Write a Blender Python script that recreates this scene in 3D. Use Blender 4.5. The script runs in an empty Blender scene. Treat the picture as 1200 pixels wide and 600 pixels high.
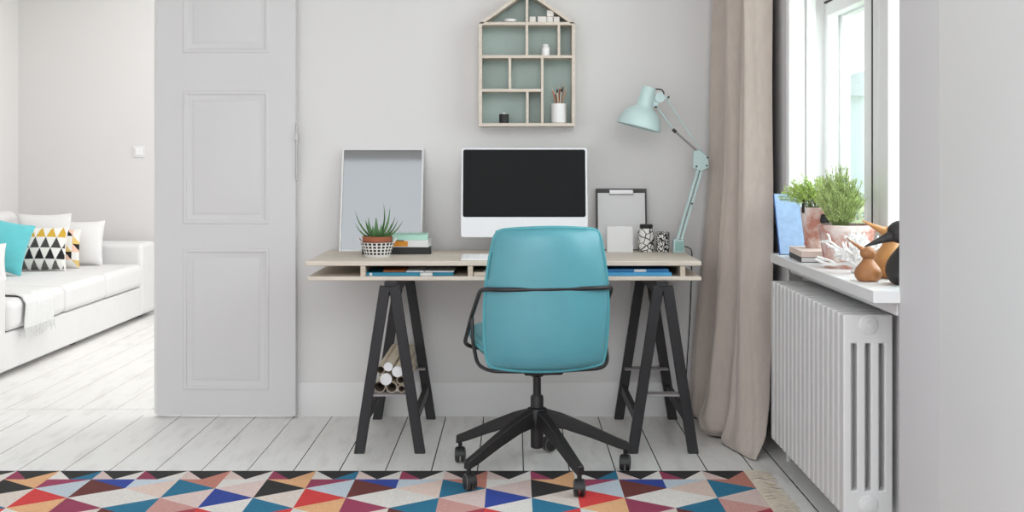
import bpy, bmesh, math, random
from mathutils import Vector, Matrix
random.seed(7)
PI = math.pi
C = bpy.context.scene.collection
sc = bpy.context.scene

# ------------------------------------------------------------------ materials
def srgb(r, g, b):
    def f(c):
        c /= 255.0
        return c/12.92 if c <= .04045 else ((c+.055)/1.055)**2.4
    return (f(r), f(g), f(b), 1)
MATS = {}
def mat(name, col, rough=.6, metal=0, var=0.0, vscale=8, bump=0.0, bscale=200, coat=0, spec=.5, stretch=(1,1,1), sheen=0, col2=None):
    if name in MATS: return MATS[name]
    m = bpy.data.materials.new(name); m.use_nodes = True
    n = m.node_tree.nodes; l = m.node_tree.links
    b = n['Principled BSDF']
    b.inputs['Base Color'].default_value = col
    b.inputs['Roughness'].default_value = rough
    b.inputs['Metallic'].default_value = metal
    b.inputs['Coat Weight'].default_value = coat; b.inputs['Coat Roughness'].default_value = .32
    b.inputs['Specular IOR Level'].default_value = spec
    b.inputs['Sheen Weight'].default_value = sheen
    tc = n.new('ShaderNodeTexCoord'); mp = n.new('ShaderNodeMapping')
    mp.inputs['Scale'].default_value = stretch
    l.new(tc.outputs['Object'], mp.inputs['Vector'])
    nz = n.new('ShaderNodeTexNoise'); nz.inputs['Scale'].default_value = vscale; nz.inputs['Detail'].default_value = 5
    l.new(mp.outputs[0], nz.inputs['Vector'])
    rp = n.new('ShaderNodeValToRGB')
    c2 = col2 or tuple([max(0, c*(1-var)) for c in col[:3]]+[1])
    rp.color_ramp.elements[0].position = .35; rp.color_ramp.elements[0].color = c2
    rp.color_ramp.elements[1].position = .65; rp.color_ramp.elements[1].color = col
    l.new(nz.outputs['Fac'], rp.inputs['Fac']); l.new(rp.outputs['Color'], b.inputs['Base Color'])
    if bump:
        n2 = n.new('ShaderNodeTexNoise'); n2.inputs['Scale'].default_value = bscale; n2.inputs['Detail'].default_value = 3
        l.new(mp.outputs[0], n2.inputs['Vector'])
        bp = n.new('ShaderNodeBump'); bp.inputs['Strength'].default_value = bump; bp.inputs['Distance'].default_value = .002
        l.new(n2.outputs['Fac'], bp.inputs['Height']); l.new(bp.outputs[0], b.inputs['Normal'])
    MATS[name] = m
    return m

WALL = mat('wall_paint', srgb(225,223,222), .85, var=.02, vscale=1.5, bump=.08, bscale=300)
WHITEP = mat('white_gloss_paint', srgb(226,225,224), .38, var=.02, vscale=2)
WINP = mat('window_paint', srgb(236,236,235), .35)
DOORP = mat('door_paint', srgb(214,212,213), .45, var=.015, vscale=2)
CEIL = mat('ceiling_paint', srgb(235,234,232), .9)
PIERP = mat('casing_paint', srgb(216,214,215), .6, var=.01, vscale=1)
WOOD = mat('pale_plywood', srgb(224,212,198), .55, var=.14, vscale=6, stretch=(1,9,9), bump=.05)
WOODX = mat('pale_plywood_edge', srgb(214,198,180), .6, var=.18, vscale=30, stretch=(1,1,6))
BLACKW = mat('black_stained_wood', srgb(40,39,42), .55, var=.3, vscale=20, stretch=(1,1,.2), bump=.08)
BLACKP = mat('black_plastic', srgb(34,33,33), .45, var=.1)
BLACKM = mat('black_enamel_metal', srgb(36,35,37), .35, var=.1)
GREYM = mat('brushed_metal', srgb(170,168,168), .35, metal=.8)
GREYB = mat('grey_bar', srgb(150,145,145), .5)
STEEL = mat('steel', srgb(190,190,190), .3, metal=1)
TEAL = mat('teal_leather', srgb(86,158,170), .46, var=.05, vscale=14, bump=.10, bscale=420, coat=.45)
TEALP = mat('teal_piping', srgb(84,162,172), .4)
MINT = mat('mint_enamel', srgb(200,224,223), .35, var=.02)
MINTD = mat('mint_enamel_inside', srgb(150,192,186), .5)
WPL = mat('white_plastic', srgb(240,240,240), .35)
ALUW = mat('white_aluminium', srgb(228,229,232), .3)
SCREEN = mat('dark_screen', srgb(33,33,34), .5, spec=.08)
LINEN = mat('taupe_linen', srgb(193,180,171), .9, var=.07, vscale=60, stretch=(1,1,.3), bump=.3, bscale=500, sheen=.2)
SOFA = mat('white_sofa_fabric', srgb(228,227,226), .9, var=.02, bump=.15, bscale=300)
THROW = mat('white_throw', srgb(232,232,230), .95, var=.08, vscale=80, bump=.4, bscale=250)
PTEAL = mat('teal_velvet', srgb(98,196,203), .8, var=.08, vscale=12, sheen=.3)
PWHITE = mat('white_cushion', srgb(230,229,228), .9, var=.02)
TERRA = mat('terracotta', srgb(168,98,68), .8, var=.2, vscale=20)
SOIL = mat('soil', srgb(52,38,30), .95, var=.5, vscale=60, bump=.6, bscale=120)
LEAF = mat('aloe_green', srgb(98,142,88), .45, var=.35, vscale=25)
HERB = mat('herb_backlit_green', srgb(202,228,122), .6, var=.35, vscale=50)  # brightened leaf colour stands in for light coming through the leaves
ROSE = mat('rosemary_backlit_green', srgb(208,228,152), .6, var=.38, vscale=50)  # needles coloured lighter and yellower, backlight put into the colour
STEM = mat('green_stem', srgb(130,150,84), .7, var=.2)
PAPER = mat('white_paper', srgb(231,230,230), .85, var=.02)
CREAM = mat('cream_paper', srgb(226,216,200), .85, var=.06, vscale=20)
KRAFT = mat('roll_paper', srgb(222,208,186), .8, var=.12, vscale=9)
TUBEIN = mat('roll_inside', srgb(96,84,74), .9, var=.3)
BLUEB = mat('blue_cloth', srgb(150,176,208), .85, var=.16, vscale=40, bump=.2)
BLUED = mat('dark_blue_cloth', srgb(58,96,160), .8, var=.1)
BLK = mat('black_cover', srgb(30,29,30), .5)
PINKB = mat('pale_pink_cover', srgb(232,212,200), .7, var=.04)
TBOOK = mat('teal_cover', srgb(28,130,160), .5, var=.1)
ORANGE = mat('orange_cover', srgb(226,148,42), .55, var=.06)
BROWNC = mat('brown_orange_cover', srgb(176,98,34), .6, var=.1)
MINTB = mat('mint_cover', srgb(180,222,206), .6)
FOLD1 = mat('blue_folder', srgb(36,120,178), .5, var=.05)
FOLD2 = mat('light_blue_folder', srgb(66,156,206), .5, var=.05)
BLOCK = mat('white_block', srgb(232,228,222), .7, var=.03)
SHELFBK = mat('sage_panel', srgb(164,184,179), .35, var=.04)
CORAL = mat('white_coral', srgb(242,240,238), .7, var=.04, vscale=60, bump=.3, bscale=300)
OAK = mat('oiled_oak', srgb(180,122,76), .42, var=.28, vscale=22, stretch=(1,1,.25))
OAKL = mat('honey_wood', srgb(206,146,86), .42, var=.22, vscale=22, stretch=(1,1,.25))
BIRDB = mat('black_bird_wood', srgb(42,37,38), .5, var=.2, vscale=20)
EYE = mat('bird_eye', srgb(232,206,110), .4)
RUB = mat('grey_rubber', srgb(112,110,108), .6)
LAWN = mat('lawn', srgb(150,170,110), .95, var=.3, vscale=2)
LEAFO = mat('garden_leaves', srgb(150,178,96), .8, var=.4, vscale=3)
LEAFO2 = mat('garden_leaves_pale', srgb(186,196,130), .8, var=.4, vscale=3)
BARK = mat('bark', srgb(110,96,80), .9, var=.3)
HOUSE = mat('far_house', srgb(216,228,232), .9, var=.04)  # wall colour paled towards white, distance haze painted in
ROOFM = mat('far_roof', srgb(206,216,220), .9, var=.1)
GASKET = mat('dark_gasket', srgb(56,56,58), .7)
FRINGE = mat('cream_fringe', srgb(214,202,184), .95, var=.15, vscale=60)
SUBF = mat('dark_subfloor', srgb(38,36,34), .95)

def floor_mat():
    m = mat('painted_boards', srgb(238,236,233), .42, var=.03, vscale=1.2)
    nt = m.node_tree; n = nt.nodes; l = nt.links
    b = n['Principled BSDF']
    tc = n.new('ShaderNodeTexCoord'); mp = n.new('ShaderNodeMapping'); mp.inputs['Scale'].default_value = (9, 1.6, 1)
    l.new(tc.outputs['Object'], mp.inputs[0])
    z = n.new('ShaderNodeTexNoise'); z.inputs['Scale'].default_value = 2.2; z.inputs['Detail'].default_value = 8; z.inputs['Roughness'].default_value = .62
    l.new(mp.outputs[0], z.inputs['Vector'])
    r = n.new('ShaderNodeValToRGB')
    r.color_ramp.elements[0].position = .20; r.color_ramp.elements[0].color = srgb(214,211,207)
    r.color_ramp.elements[1].position = .5; r.color_ramp.elements[1].color = srgb(240,238,235)
    l.new(z.outputs['Fac'], r.inputs['Fac']); l.new(r.outputs['Color'], b.inputs['Base Color'])
    bp = n.new('ShaderNodeBump'); bp.inputs['Strength'].default_value = .05; bp.inputs['Distance'].default_value = .002
    l.new(z.outputs['Fac'], bp.inputs['Height']); l.new(bp.outputs[0], b.inputs['Normal'])
    return m
FLOOR = floor_mat()

def glass_mat():
    m = bpy.data.materials.new('window_glass'); m.use_nodes = True
    n = m.node_tree.nodes; l = m.node_tree.links; n.remove(n['Principled BSDF'])
    t = n.new('ShaderNodeBsdfTransparent'); t.inputs[0].default_value = (.96,.98,.98,1)
    g = n.new('ShaderNodeBsdfGlossy'); g.inputs['Roughness'].default_value = .02
    f = n.new('ShaderNodeFresnel'); f.inputs[0].default_value = 1.2
    mx = n.new('ShaderNodeMixShader')
    ge = n.new('ShaderNodeNewGeometry'); iv = n.new('ShaderNodeMath'); iv.operation = 'SUBTRACT'; iv.inputs[0].default_value = 1; l.new(ge.outputs['Backfacing'], iv.inputs[1])
    ml = n.new('ShaderNodeMath'); ml.operation = 'MULTIPLY'; l.new(f.outputs[0], ml.inputs[0]); l.new(iv.outputs[0], ml.inputs[1])
    l.new(ml.outputs[0], mx.inputs[0]); l.new(t.outputs[0], mx.inputs[1]); l.new(g.outputs[0], mx.inputs[2])
    l.new(mx.outputs[0], n['Material Output'].inputs[0])
    return m
GLASS = glass_mat()
MIRROR = mat('grey_mirror', srgb(143,144,145), .05, metal=.9)

def crackle_mat(name, scale, thick):
    m = mat(name, (1,1,1,1), .35)
    n = m.node_tree.nodes; l = m.node_tree.links; b = n['Principled BSDF']
    tc = n.new('ShaderNodeTexCoord')
    v = n.new('ShaderNodeTexVoronoi'); v.feature = 'DISTANCE_TO_EDGE'; v.inputs['Scale'].default_value = scale
    nz = n.new('ShaderNodeTexNoise'); nz.inputs['Scale'].default_value = scale*.6
    mx = n.new('ShaderNodeMixRGB'); mx.inputs[0].default_value = .03
    l.new(tc.outputs['Object'], nz.inputs['Vector'])
    l.new(tc.outputs['Object'], mx.inputs[1]); l.new(nz.outputs['Color'], mx.inputs[2])
    l.new(mx.outputs[0], v.inputs['Vector'])
    r = n.new('ShaderNodeValToRGB'); r.color_ramp.interpolation = 'CONSTANT'
    r.color_ramp.elements[0].color = srgb(24,24,24); r.color_ramp.elements[1].position = thick; r.color_ramp.elements[1].color = srgb(232,230,226)
    l.new(v.outputs['Distance'], r.inputs['Fac']); l.new(r.outputs['Color'], b.inputs['Base Color'])
    return m
CRACK1 = crackle_mat('black_line_ceramic', 38, .07)
CRACK2 = crackle_mat('black_fleck_ceramic', 75, .14)

def washed_mat():
    m = mat('whitewashed_terracotta', (1,1,1,1), .85)
    n = m.node_tree.nodes; l = m.node_tree.links; b = n['Principled BSDF']
    tc = n.new('ShaderNodeTexCoord')
    z = n.new('ShaderNodeTexNoise'); z.inputs['Scale'].default_value = 14; z.inputs['Detail'].default_value = 8; z.inputs['Roughness'].default_value = .6
    l.new(tc.outputs['Object'], z.inputs['Vector'])
    r = n.new('ShaderNodeValToRGB')
    r.color_ramp.elements[0].position = .40; r.color_ramp.elements[0].color = srgb(190,132,116)
    r.color_ramp.elements[1].position = .60; r.color_ramp.elements[1].color = srgb(230,216,210)
    l.new(z.outputs['Fac'], r.inputs['Fac']); l.new(r.outputs['Color'], b.inputs['Base Color'])
    return m
WASH = washed_mat()

def attr_mat(name, rough=.95, weave=900, nscale=140, namt=.16):
    m = bpy.data.materials.new(name); m.use_nodes = True
    n = m.node_tree.nodes; l = m.node_tree.links; b = n['Principled BSDF']
    b.inputs['Roughness'].default_value = rough
    a = n.new('ShaderNodeVertexColor'); a.layer_name = 'col'
    tc = n.new('ShaderNodeTexCoord')
    z = n.new('ShaderNodeTexNoise'); z.inputs['Scale'].default_value = nscale; z.inputs['Detail'].default_value = 3
    l.new(tc.outputs['Object'], z.inputs['Vector'])
    mr = n.new('ShaderNodeMapRange'); mr.inputs[3].default_value = 1-namt*1.6; mr.inputs[4].default_value = 1+namt*1.6
    l.new(z.outputs['Fac'], mr.inputs[0])
    mul = n.new('ShaderNodeVectorMath'); mul.operation = 'SCALE'
    l.new(a.outputs['Color'], mul.inputs[0]); l.new(mr.outputs[0], mul.inputs['Scale'])
    l.new(mul.outputs[0], b.inputs['Base Color'])
    w = n.new('ShaderNodeTexNoise'); w.inputs['Scale'].default_value = weave
    l.new(tc.outputs['Object'], w.inputs['Vector'])
    bp = n.new('ShaderNodeBump'); bp.inputs['Strength'].default_value = .5; bp.inputs['Distance'].default_value = .003
    l.new(w.outputs['Fac'], bp.inputs['Height']); l.new(bp.outputs[0], b.inputs['Normal'])
    return m
RUG = attr_mat('woven_rug'); PRINT = attr_mat('printed_cotton', namt=.02)

# ------------------------------------------------------------------ mesh helpers
def V(*a): return Vector(a)
def link(name, bm, m, parent=None, loc=None, bevel=0, seg=2, sharp=35, sub=0, mats=None):
    bmesh.ops.recalc_face_normals(bm, faces=bm.faces)
    ca = math.radians(sharp)
    for f in bm.faces: f.smooth = True
    for e in bm.edges:
        if len(e.link_faces) == 2:
            e.smooth = e.calc_face_angle(0) < ca
        else: e.smooth = True
    me = bpy.data.meshes.new(name); bm.to_mesh(me); bm.free()
    for x in (mats or [m]): me.materials.append(x)
    o = bpy.data.objects.new(name, me); C.objects.link(o)
    if loc is not None: o.location = loc
    if parent is not None: o.parent = parent
    if bevel:
        b = o.modifiers.new('bevel', 'BEVEL'); b.width = bevel; b.segments = seg; b.limit_method = 'ANGLE'; b.angle_limit = math.radians(40); b.harden_normals = True
    if sub:
        s = o.modifiers.new('sub', 'SUBSURF'); s.levels = sub; s.render_levels = sub
    return o
def tag(o, label, cat=None, group=None, kind=None):
    if label: o['label'] = label
    if cat: o['category'] = cat
    if group: o['group'] = group
    if kind: o['kind'] = kind
    return o
def thing(name, label, cat, loc=(0,0,0), rz=0, group=None):
    o = bpy.data.objects.new(name, None); C.objects.link(o); o.empty_display_size = .05
    o.location = loc; o.rotation_euler = (0,0,rz)
    return tag(o, label, cat, group)
def struct(name, bm, m, **k):
    o = link(name, bm, m, **k)
    if k.get('parent') is None: o['kind'] = 'structure'
    return o
def N(): return bmesh.new()
def box(bm, x0, x1, y0, y1, z0, z1, M=None, mi=0):
    vs = [bm.verts.new(p) for p in ((x0,y0,z0),(x1,y0,z0),(x1,y1,z0),(x0,y1,z0),(x0,y0,z1),(x1,y0,z1),(x1,y1,z1),(x0,y1,z1))]
    if M:
        for v in vs: v.co = M @ v.co
    for f in ((0,3,2,1),(4,5,6,7),(0,1,5,4),(1,2,6,5),(2,3,7,6),(3,0,4,7)):
        bm.faces.new([vs[i] for i in f]).material_index = mi
    return bm
def B(*a, **k): return box(N(), *a, **k)
def basis(d):
    d = d.normalized()
    u = d.orthogonal().normalized(); return u, d.cross(u)
def tube(bm, pts, r, n=10, closed=False, cap=True, rs=None, mi=0):
    pts = [Vector(p) for p in pts]; m = len(pts)
    rings = []; u = None
    for i, p in enumerate(pts):
        if closed: t = pts[(i+1) % m]-pts[i-1]
        else: t = pts[min(i+1, m-1)]-pts[max(i-1, 0)]
        t.normalize()
        if u is None: u, w = basis(t)
        else:
            u = (u-t*u.dot(t)).normalized(); w = t.cross(u)
        rr = rs[i] if rs else r
        rings.append([bm.verts.new(p+(u*math.cos(2*PI*k/n)+w*math.sin(2*PI*k/n))*rr) for k in range(n)])
    for i in range(m if closed else m-1):
        a, b = rings[i], rings[(i+1) % m]
        for k in range(n): bm.faces.new((a[k], a[(k+1) % n], b[(k+1) % n], b[k])).material_index = mi
    if cap and not closed:
        bm.faces.new(rings[0]).material_index = mi; bm.faces.new(rings[-1]).material_index = mi
    return bm
def smooth_path(pts, n=6):
    pts = [Vector(p) for p in pts]; out = []
    P = [pts[0]]+pts+[pts[-1]]
    for i in range(1, len(P)-2):
        for k in range(n):
            t = k/n; a, b, c, d = P[i-1], P[i], P[i+1], P[i+2]
            out.append(.5*((2*b)+(c-a)*t+(2*a-5*b+4*c-d)*t*t+(3*b-a-3*c+d)*t**3))
    out.append(pts[-1]); return out
def round_path(pts, r, n=6):
    pts = [Vector(p) for p in pts]; out = [pts[0]]
    for i in range(1, len(pts)-1):
        a, b, c = pts[i-1], pts[i], pts[i+1]
        d1 = (a-b); d2 = (c-b); rr = min(r, d1.length*.45, d2.length*.45)
        p, q = b+d1.normalized()*rr, b+d2.normalized()*rr
        for k in range(n+1):
            t = k/n; out.append(p*(1-t)**2+b*2*t*(1-t)+q*t*t)
    out.append(pts[-1]); return out
def lathe(bm, prof, n=32, c=(0,0,0), M=None, mi=0, capb=True, capt=True):
    rings = []
    for r, z in prof:
        ring = []
        for k in range(n):
            p = Vector((r*math.cos(2*PI*k/n), r*math.sin(2*PI*k/n), z))
            p = (M @ p) if M else p
            ring.append(bm.verts.new(p+Vector(c)))
        rings.append(ring)
    for a, b in zip(rings, rings[1:]):
        for k in range(n): bm.faces.new((a[k], a[(k+1) % n], b[(k+1) % n], b[k])).material_index = mi
    if capb: bm.faces.new(rings[0]).material_index = mi
    if capt: bm.faces.new(rings[-1]).material_index = mi
    return bm
def cyl(bm, p, q, r, n=20, mi=0): return tube(bm, [p, q], r, n, mi=mi)
def prism(bm, pts, a, b, axis='y', mi=0):
    def q(p, t): return {'y': (p[0], t, p[1]), 'z': (p[0], p[1], t), 'x': (t, p[0], p[1])}[axis]
    A = [bm.verts.new(q(p, a)) for p in pts]; Bv = [bm.verts.new(q(p, b)) for p in pts]
    bm.faces.new(A).material_index = mi; bm.faces.new(Bv[::-1]).material_index = mi
    for i in range(len(pts)):
        j = (i+1) % len(pts); bm.faces.new((A[i], A[j], Bv[j], Bv[i])).material_index = mi
    return bm
def bar(bm, p, q, w, h, up=(0,0,1), w2=None, h2=None, mi=0):
    p, q = Vector(p), Vector(q); d = (q-p).normalized(); s = d.cross(Vector(up)).normalized(); t = s.cross(d)
    w2 = w2 or w; h2 = h2 or h
    A = [bm.verts.new(p+s*a*w/2+t*b*h/2) for a, b in ((-1,-1),(1,-1),(1,1),(-1,1))]
    D = [bm.verts.new(q+s*a*w2/2+t*b*h2/2) for a, b in ((-1,-1),(1,-1),(1,1),(-1,1))]
    bm.faces.new(A[::-1]).material_index = mi; bm.faces.new(D).material_index = mi
    for i in range(4):
        j = (i+1) % 4; bm.faces.new((A[i], A[j], D[j], D[i])).material_index = mi
    return bm
def puff(bm, fn, n=24, m=24):
    """closed cushion: fn(u,v,side)->point"""
    g = {}
    for s in (1, -1):
        for i in range(n+1):
            for j in range(m+1):
                edge = i in (0, n) or j in (0, m)
                if edge and s == -1: g[(s,i,j)] = g[(1,i,j)]; continue
                g[(s,i,j)] = bm.verts.new(fn(-1+2*i/n, -1+2*j/m, s))
    for s in (1, -1):
        for i in range(n):
            for j in range(m):
                f = [g[(s,i,j)], g[(s,i+1,j)], g[(s,i+1,j+1)], g[(s,i,j+1)]]
                bm.faces.new(f if s == 1 else f[::-1])
    return bm
def color_faces(o, fn):
    me = o.data; a = me.color_attributes.new('col', 'FLOAT_COLOR', 'CORNER')
    for p in me.polygons:
        c = fn(p)
        for li in p.loop_indices: a.data[li].color = c

# ------------------------------------------------------------------ setting
YB = 5.41      # back wall
XR = 1.08      # right wall face
SE = .376; SW = .1715
bm = N(); k = -22
seams = []
x = SE+SW*k
while x < .98:
    seams.append(x); x += SW
seams = [s for s in seams if s < .95]+[1.0]
for a, b in zip(seams, seams[1:]): g_ = (.0013 if a < -.9 else .0021); box(bm, a+g_, b-g_, -1.0, 5.42, -.03, 0)
box(bm, 1.0028, 1.34, -1.0, 5.42, -.03, 0)
def dark_sides(bm):
    bm.normal_update()
    for f in bm.faces: f.material_index = 1 if abs(f.normal.x) > .5 else 0
    return bm
fl = struct('floor', dark_sides(bm), None, mats=[FLOOR, SUBF])
bm = N()
for a, b in zip(seams[:-1], seams[1:]): box(bm, a+.0008, b-.0008, 5.55, 9.1, -.03, 0)
box(bm, seams[0], 1.3, 5.4228, 5.5472, -.03, -.001)
struct('floor', dark_sides(bm), None, mats=[FLOOR, SUBF])
struct('trim_1', B(-3.9, 1.36, -1.0, 9.2, -.05, -.031), SUBF)
# back wall with the wide opening to the next room
OL, OR, OH = -2.95, -1.0, 2.5
bm = N(); box(bm, OR, 1.34, YB, YB+.13, 0, 2.9); box(bm, -3.3, OL, YB, YB+.13, 0, 2.9); box(bm, OL, OR, YB, YB+.13, OH, 2.9)
struct('wall_back', bm, WALL)
# ceiling, cut short so open sky reaches floor and mirror; left wall
struct('ceiling', B(-3.3, 1.34, 1.64, YB+.13, 2.9, 3.0), CEIL)
struct('wall_left', B(-3.4, -3.3, -1.0, YB+.13, 0, 2.9), WALL)
# right wall: near pier, far piece with splayed reveal, parapet niche, lintel
NB, FB = 3.34, 4.70
bm = N()
prism(bm, [(XR, FB), (1.19, FB+.10), (1.26, FB+.10), (1.26, 4.88), (1.365, 4.88), (1.365, YB), (XR, YB)], 0, 2.9, 'z')
prism(bm, [(XR, -1.0), (1.365, -1.0), (1.365, 3.16), (1.26, 3.16), (1.26, NB-.10), (1.19, NB-.10), (XR, NB)], 0, 2.9, 'z')
prism(bm, [(XR, NB), (1.19, NB-.10), (1.365, NB-.10), (1.365, FB+.10), (1.19, FB+.10), (XR, FB)], 2.45, 2.9, 'z')
box(bm, 1.145, 1.365, NB-.12, FB+.12, 0, .758)
struct('wall_right', bm, WHITEP)
# casing boards round the window niche (near one is the flat board at the right of the view)
bm = N()
prism(bm, [(XR, 3.04), (XR-.005, 3.12), (XR-.005, NB-.002), (XR, NB-.002)], 0, 2.7, 'z')
box(bm, XR-.006, XR, 4.72, 4.97, 0, 2.7)
struct('trim_2', bm, PIERP)
bm = N()
for t, w in ((.012, .008), (.03, .006)):
    c = Vector((XR, FB, 0)).lerp(Vector((1.19, FB+.10, 0)), t/.149)
    cyl(bm, (c.x, c.y-.001, .80), (c.x, c.y-.001, 2.45), w, 8)
box(bm, 1.165, 1.20, FB+.06, FB+.101, .80, 2.45)
struct('trim_3', bm, WINP, bevel=.003)
# baseboards
def skirting(name, x0, x1, y, t=.014, h=.155):
    bm = N(); prism(bm, [(y, 0), (y-t, 0), (y-t, h-.012), (y-t*.5, h), (y, h)], x0, x1, 'x'); return struct(name, bm, WHITEP)
skirting('baseboard_back', OR, XR, YB)
struct('baseboard_right', B(XR-.014, XR, -1.0, 3.085, 0, .155), WHITEP, bevel=.004)
struct('baseboard_left', B(-3.3, -3.286, -1.0, YB, 0, .155), WHITEP, bevel=.004)
# far room
struct('wall_far_back', B(-3.9, 1.36, 9.1, 9.2, 0, 2.9), WALL)
struct('wall_far_left', B(-3.9, -3.78, 5.54, 9.1, 0, 2.9), WALL)
struct('wall_far_front', B(-3.9, -3.3, YB, 5.54, 0, 2.9), WALL)
struct('ceiling', B(-3.9, 1.36, YB+.13, 9.2, 2.9, 3.0), CEIL)
bm = N(); box(bm, 1.25, 1.36, 5.54, 6.1, 0, 2.9); box(bm, 1.25, 1.36, 8.6, 9.1, 0, 2.9); box(bm, 1.25, 1.36, 6.1, 8.6, 0, .5); box(bm, 1.25, 1.36, 6.1, 8.6, 2.6, 2.9)
struct('wall_far_right', bm, WALL)
sk = struct('baseboard_far', B(-3.78, 1.25, 9.084, 9.1, 0, .12), WHITEP, bevel=.004)

# ---------- door leaf (right leaf of a double door)
DW = .628
dr = bpy.data.objects.new('door_1', None); C.objects.link(dr); dr.location = (-.981, 5.352, .011); dr.rotation_euler = (0,0,-math.radians(1.6)); dr['kind'] = 'structure'
DT = .042
bm = N()
px0, px1 = -.506, -.122
pan = [(.118, .747), (.862, 1.4555), (1.63, 2.27)]
H = 2.44
box(bm, -DW, px0, 0, DT, 0, H); box(bm, px1, 0, 0, DT, 0, H)
zz = [0]+[v for p in pan for v in p]+[H]
for i in range(0, len(zz), 2): box(bm, px0, px1, 0, DT, zz[i], zz[i+1])
link('door_leaf', bm, DOORP, dr)
for z0, z1 in pan:
    bm = N()
    prof = [(-.003, 0), (.0, -.003), (.006, -.0045), (.012, -.003), (.016, .001), (.022, .003), (.030, .005), (.040, .005), (.045, .002), (.049, .001)]
    for side in (0, 1):
        prev = None
        for ins, yy in prof:
            y_ = yy if side == 0 else DT-yy
            L = [bm.verts.new(p) for p in ((px0+ins, y_, z0+ins), (px1-ins, y_, z0+ins), (px1-ins, y_, z1-ins), (px0+ins, y_, z1-ins))]
            if prev:
                for i in range(4): bm.faces.new((prev[i], prev[(i+1) % 4], L[(i+1) % 4], L[i]))
            prev = L
        bm.faces.new(prev)
    link('door_panel', bm, DOORP, dr, sharp=20)
link('astragal', B(-DW-.02, -DW+.02, DT*.55, DT+.012, 0, H), WHITEP, dr, bevel=.004)
bm = N(); cyl(bm, (.006, -.004, 1.055), (.006, -.004, 1.31), .0045, 10); box(bm, -.002, .014, -.012, .004, 1.235, 1.262)
tag(link('hinge', bm, GREYM, dr, bevel=.001), 'thin metal hinge bar')

# ---------- window
w1 = bpy.data.objects.new('window_1', None); C.objects.link(w1); w1.location = (1.25, 0, .79); w1['kind'] = 'structure'
def wl(bm): # world->window local
    for v in bm.verts: v.co -= Vector((1.25, 0, .79))
    return bm
y0w, y1w = 3.18, 4.88
ZT, ZTT = 1.79, 2.45
bm = N()
box(bm, 1.25, 1.36, 4.86, y1w, .79, ZTT); box(bm, 1.25, 1.36, y0w, 3.20, .79, ZTT)
box(bm, 1.25, 1.36, 3.20, 4.86, .758, .80); box(bm, 1.25, 1.36, 3.20, 4.86, ZT, ZT+.07); box(bm, 1.25, 1.36, 3.20, 4.86, ZTT-.02, ZTT)
box(bm, 1.245, 1.30, 4.085, 4.155, .80, ZT)
link('window_frame', wl(bm), WINP, w1, bevel=.004)
bm = N(); box(bm, 1.243, 1.26, 4.855, 4.861, .80, ZT); box(bm, 1.243, 1.26, 4.156, 4.162, .80, ZT)
box(bm, 1.243, 1.26, 4.16, 4.86, ZT-.003, ZT+.003)
link('gasket', wl(bm), GASKET, w1)
def sash(a, b, z0, z1, x, w=.095, t=.045, wb=.055):
    bm = N(); box(bm, x, x+t, a, a+w, z0, z1); box(bm, x, x+t, b-w, b, z0, z1)
    box(bm, x, x+t, a+w, b-w, z0, z0+wb); box(bm, x, x+t, a+w, b-w, z1-wb, z1)
    s = link('window_sash', wl(bm), WINP, w1, bevel=.006)
    link('pane', wl(B(x+t*.5, x+t*.5+.004, a+w-.005, b-w+.005, z0+wb-.005, z1-wb+.005)), GLASS, s)
sash(4.164, 4.854, .80, ZT-.004, 1.245)
sash(3.20, 4.083, .80, ZT-.004, 1.245)
sash(4.12, 4.86, ZT+.07, ZTT-.02, 1.26, .06); sash(3.20, 4.10, ZT+.07, ZTT-.02, 1.26, .06)
sash(4.17, 4.86, .81, ZT, 1.32, .045, .035); sash(3.20, 4.08, .81, ZT, 1.32, .045, .035)
# sill: board filling the niche, front nosing proud of the wall
bm = N(); prism(bm, [(1.0, NB-.01), (XR, NB-.01), (XR, NB), (1.18, NB-.09), (1.255, NB-.09), (1.255, FB+.10), (1.19, FB+.095), (XR, FB-.004), (XR, 4.67), (1.0, 4.67)], .759, .794, 'z')
sl = link('window_sill', wl(bm), WINP, w1, bevel=.007, seg=3)
bm = N(); box(bm, 1.075, 1.10, NB+.02, 4.66, .72, .759)
link('sill_apron', wl(bm), WINP, w1, bevel=.003)

# ---------- light switch
t = thing('light_switch', 'small square white light switch on the far room wall', 'light switch', (-2.86, 9.1, 1.22))
link('switch_plate', B(-.042, .042, -.008, 0, -.042, .042), PAPER, t, bevel=.003)
link('rocker', B(-.026, .026, -.014, -.006, -.026, .026), WPL, t, bevel=.003)

# ------------------------------------------------------------------ desk
DZ = .754; DF, DB = 4.77, 5.385; DX0, DX1 = -.836, .747
desk = thing('desk', 'pale plywood desk top with open compartments resting on two black trestles', 'desk', (-.045, 5.08, .676))
def dl(bm):
    for v in bm.verts: v.co -= Vector((-.045, 5.08, .676))
    return bm
link('tabletop', dl(B(DX0, DX1, DF, DB, DZ-.019, DZ)), WOOD, desk, bevel=.004)
link('bottom_board', dl(B(DX0+.008, DX1, DF, DB, .676, .693)), WOOD, desk, bevel=.004)
for xx in (-.606, -.177, .26, .672): link('divider', dl(B(xx-.010, xx+.010, DF+.004, DB-.014, .693, DZ-.019)), WOODX, desk, bevel=.001)
link('back_panel', dl(B(-.60, DX1-.03, DB-.014, DB-.002, .693, DZ-.019)), WOODX, desk)

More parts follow.
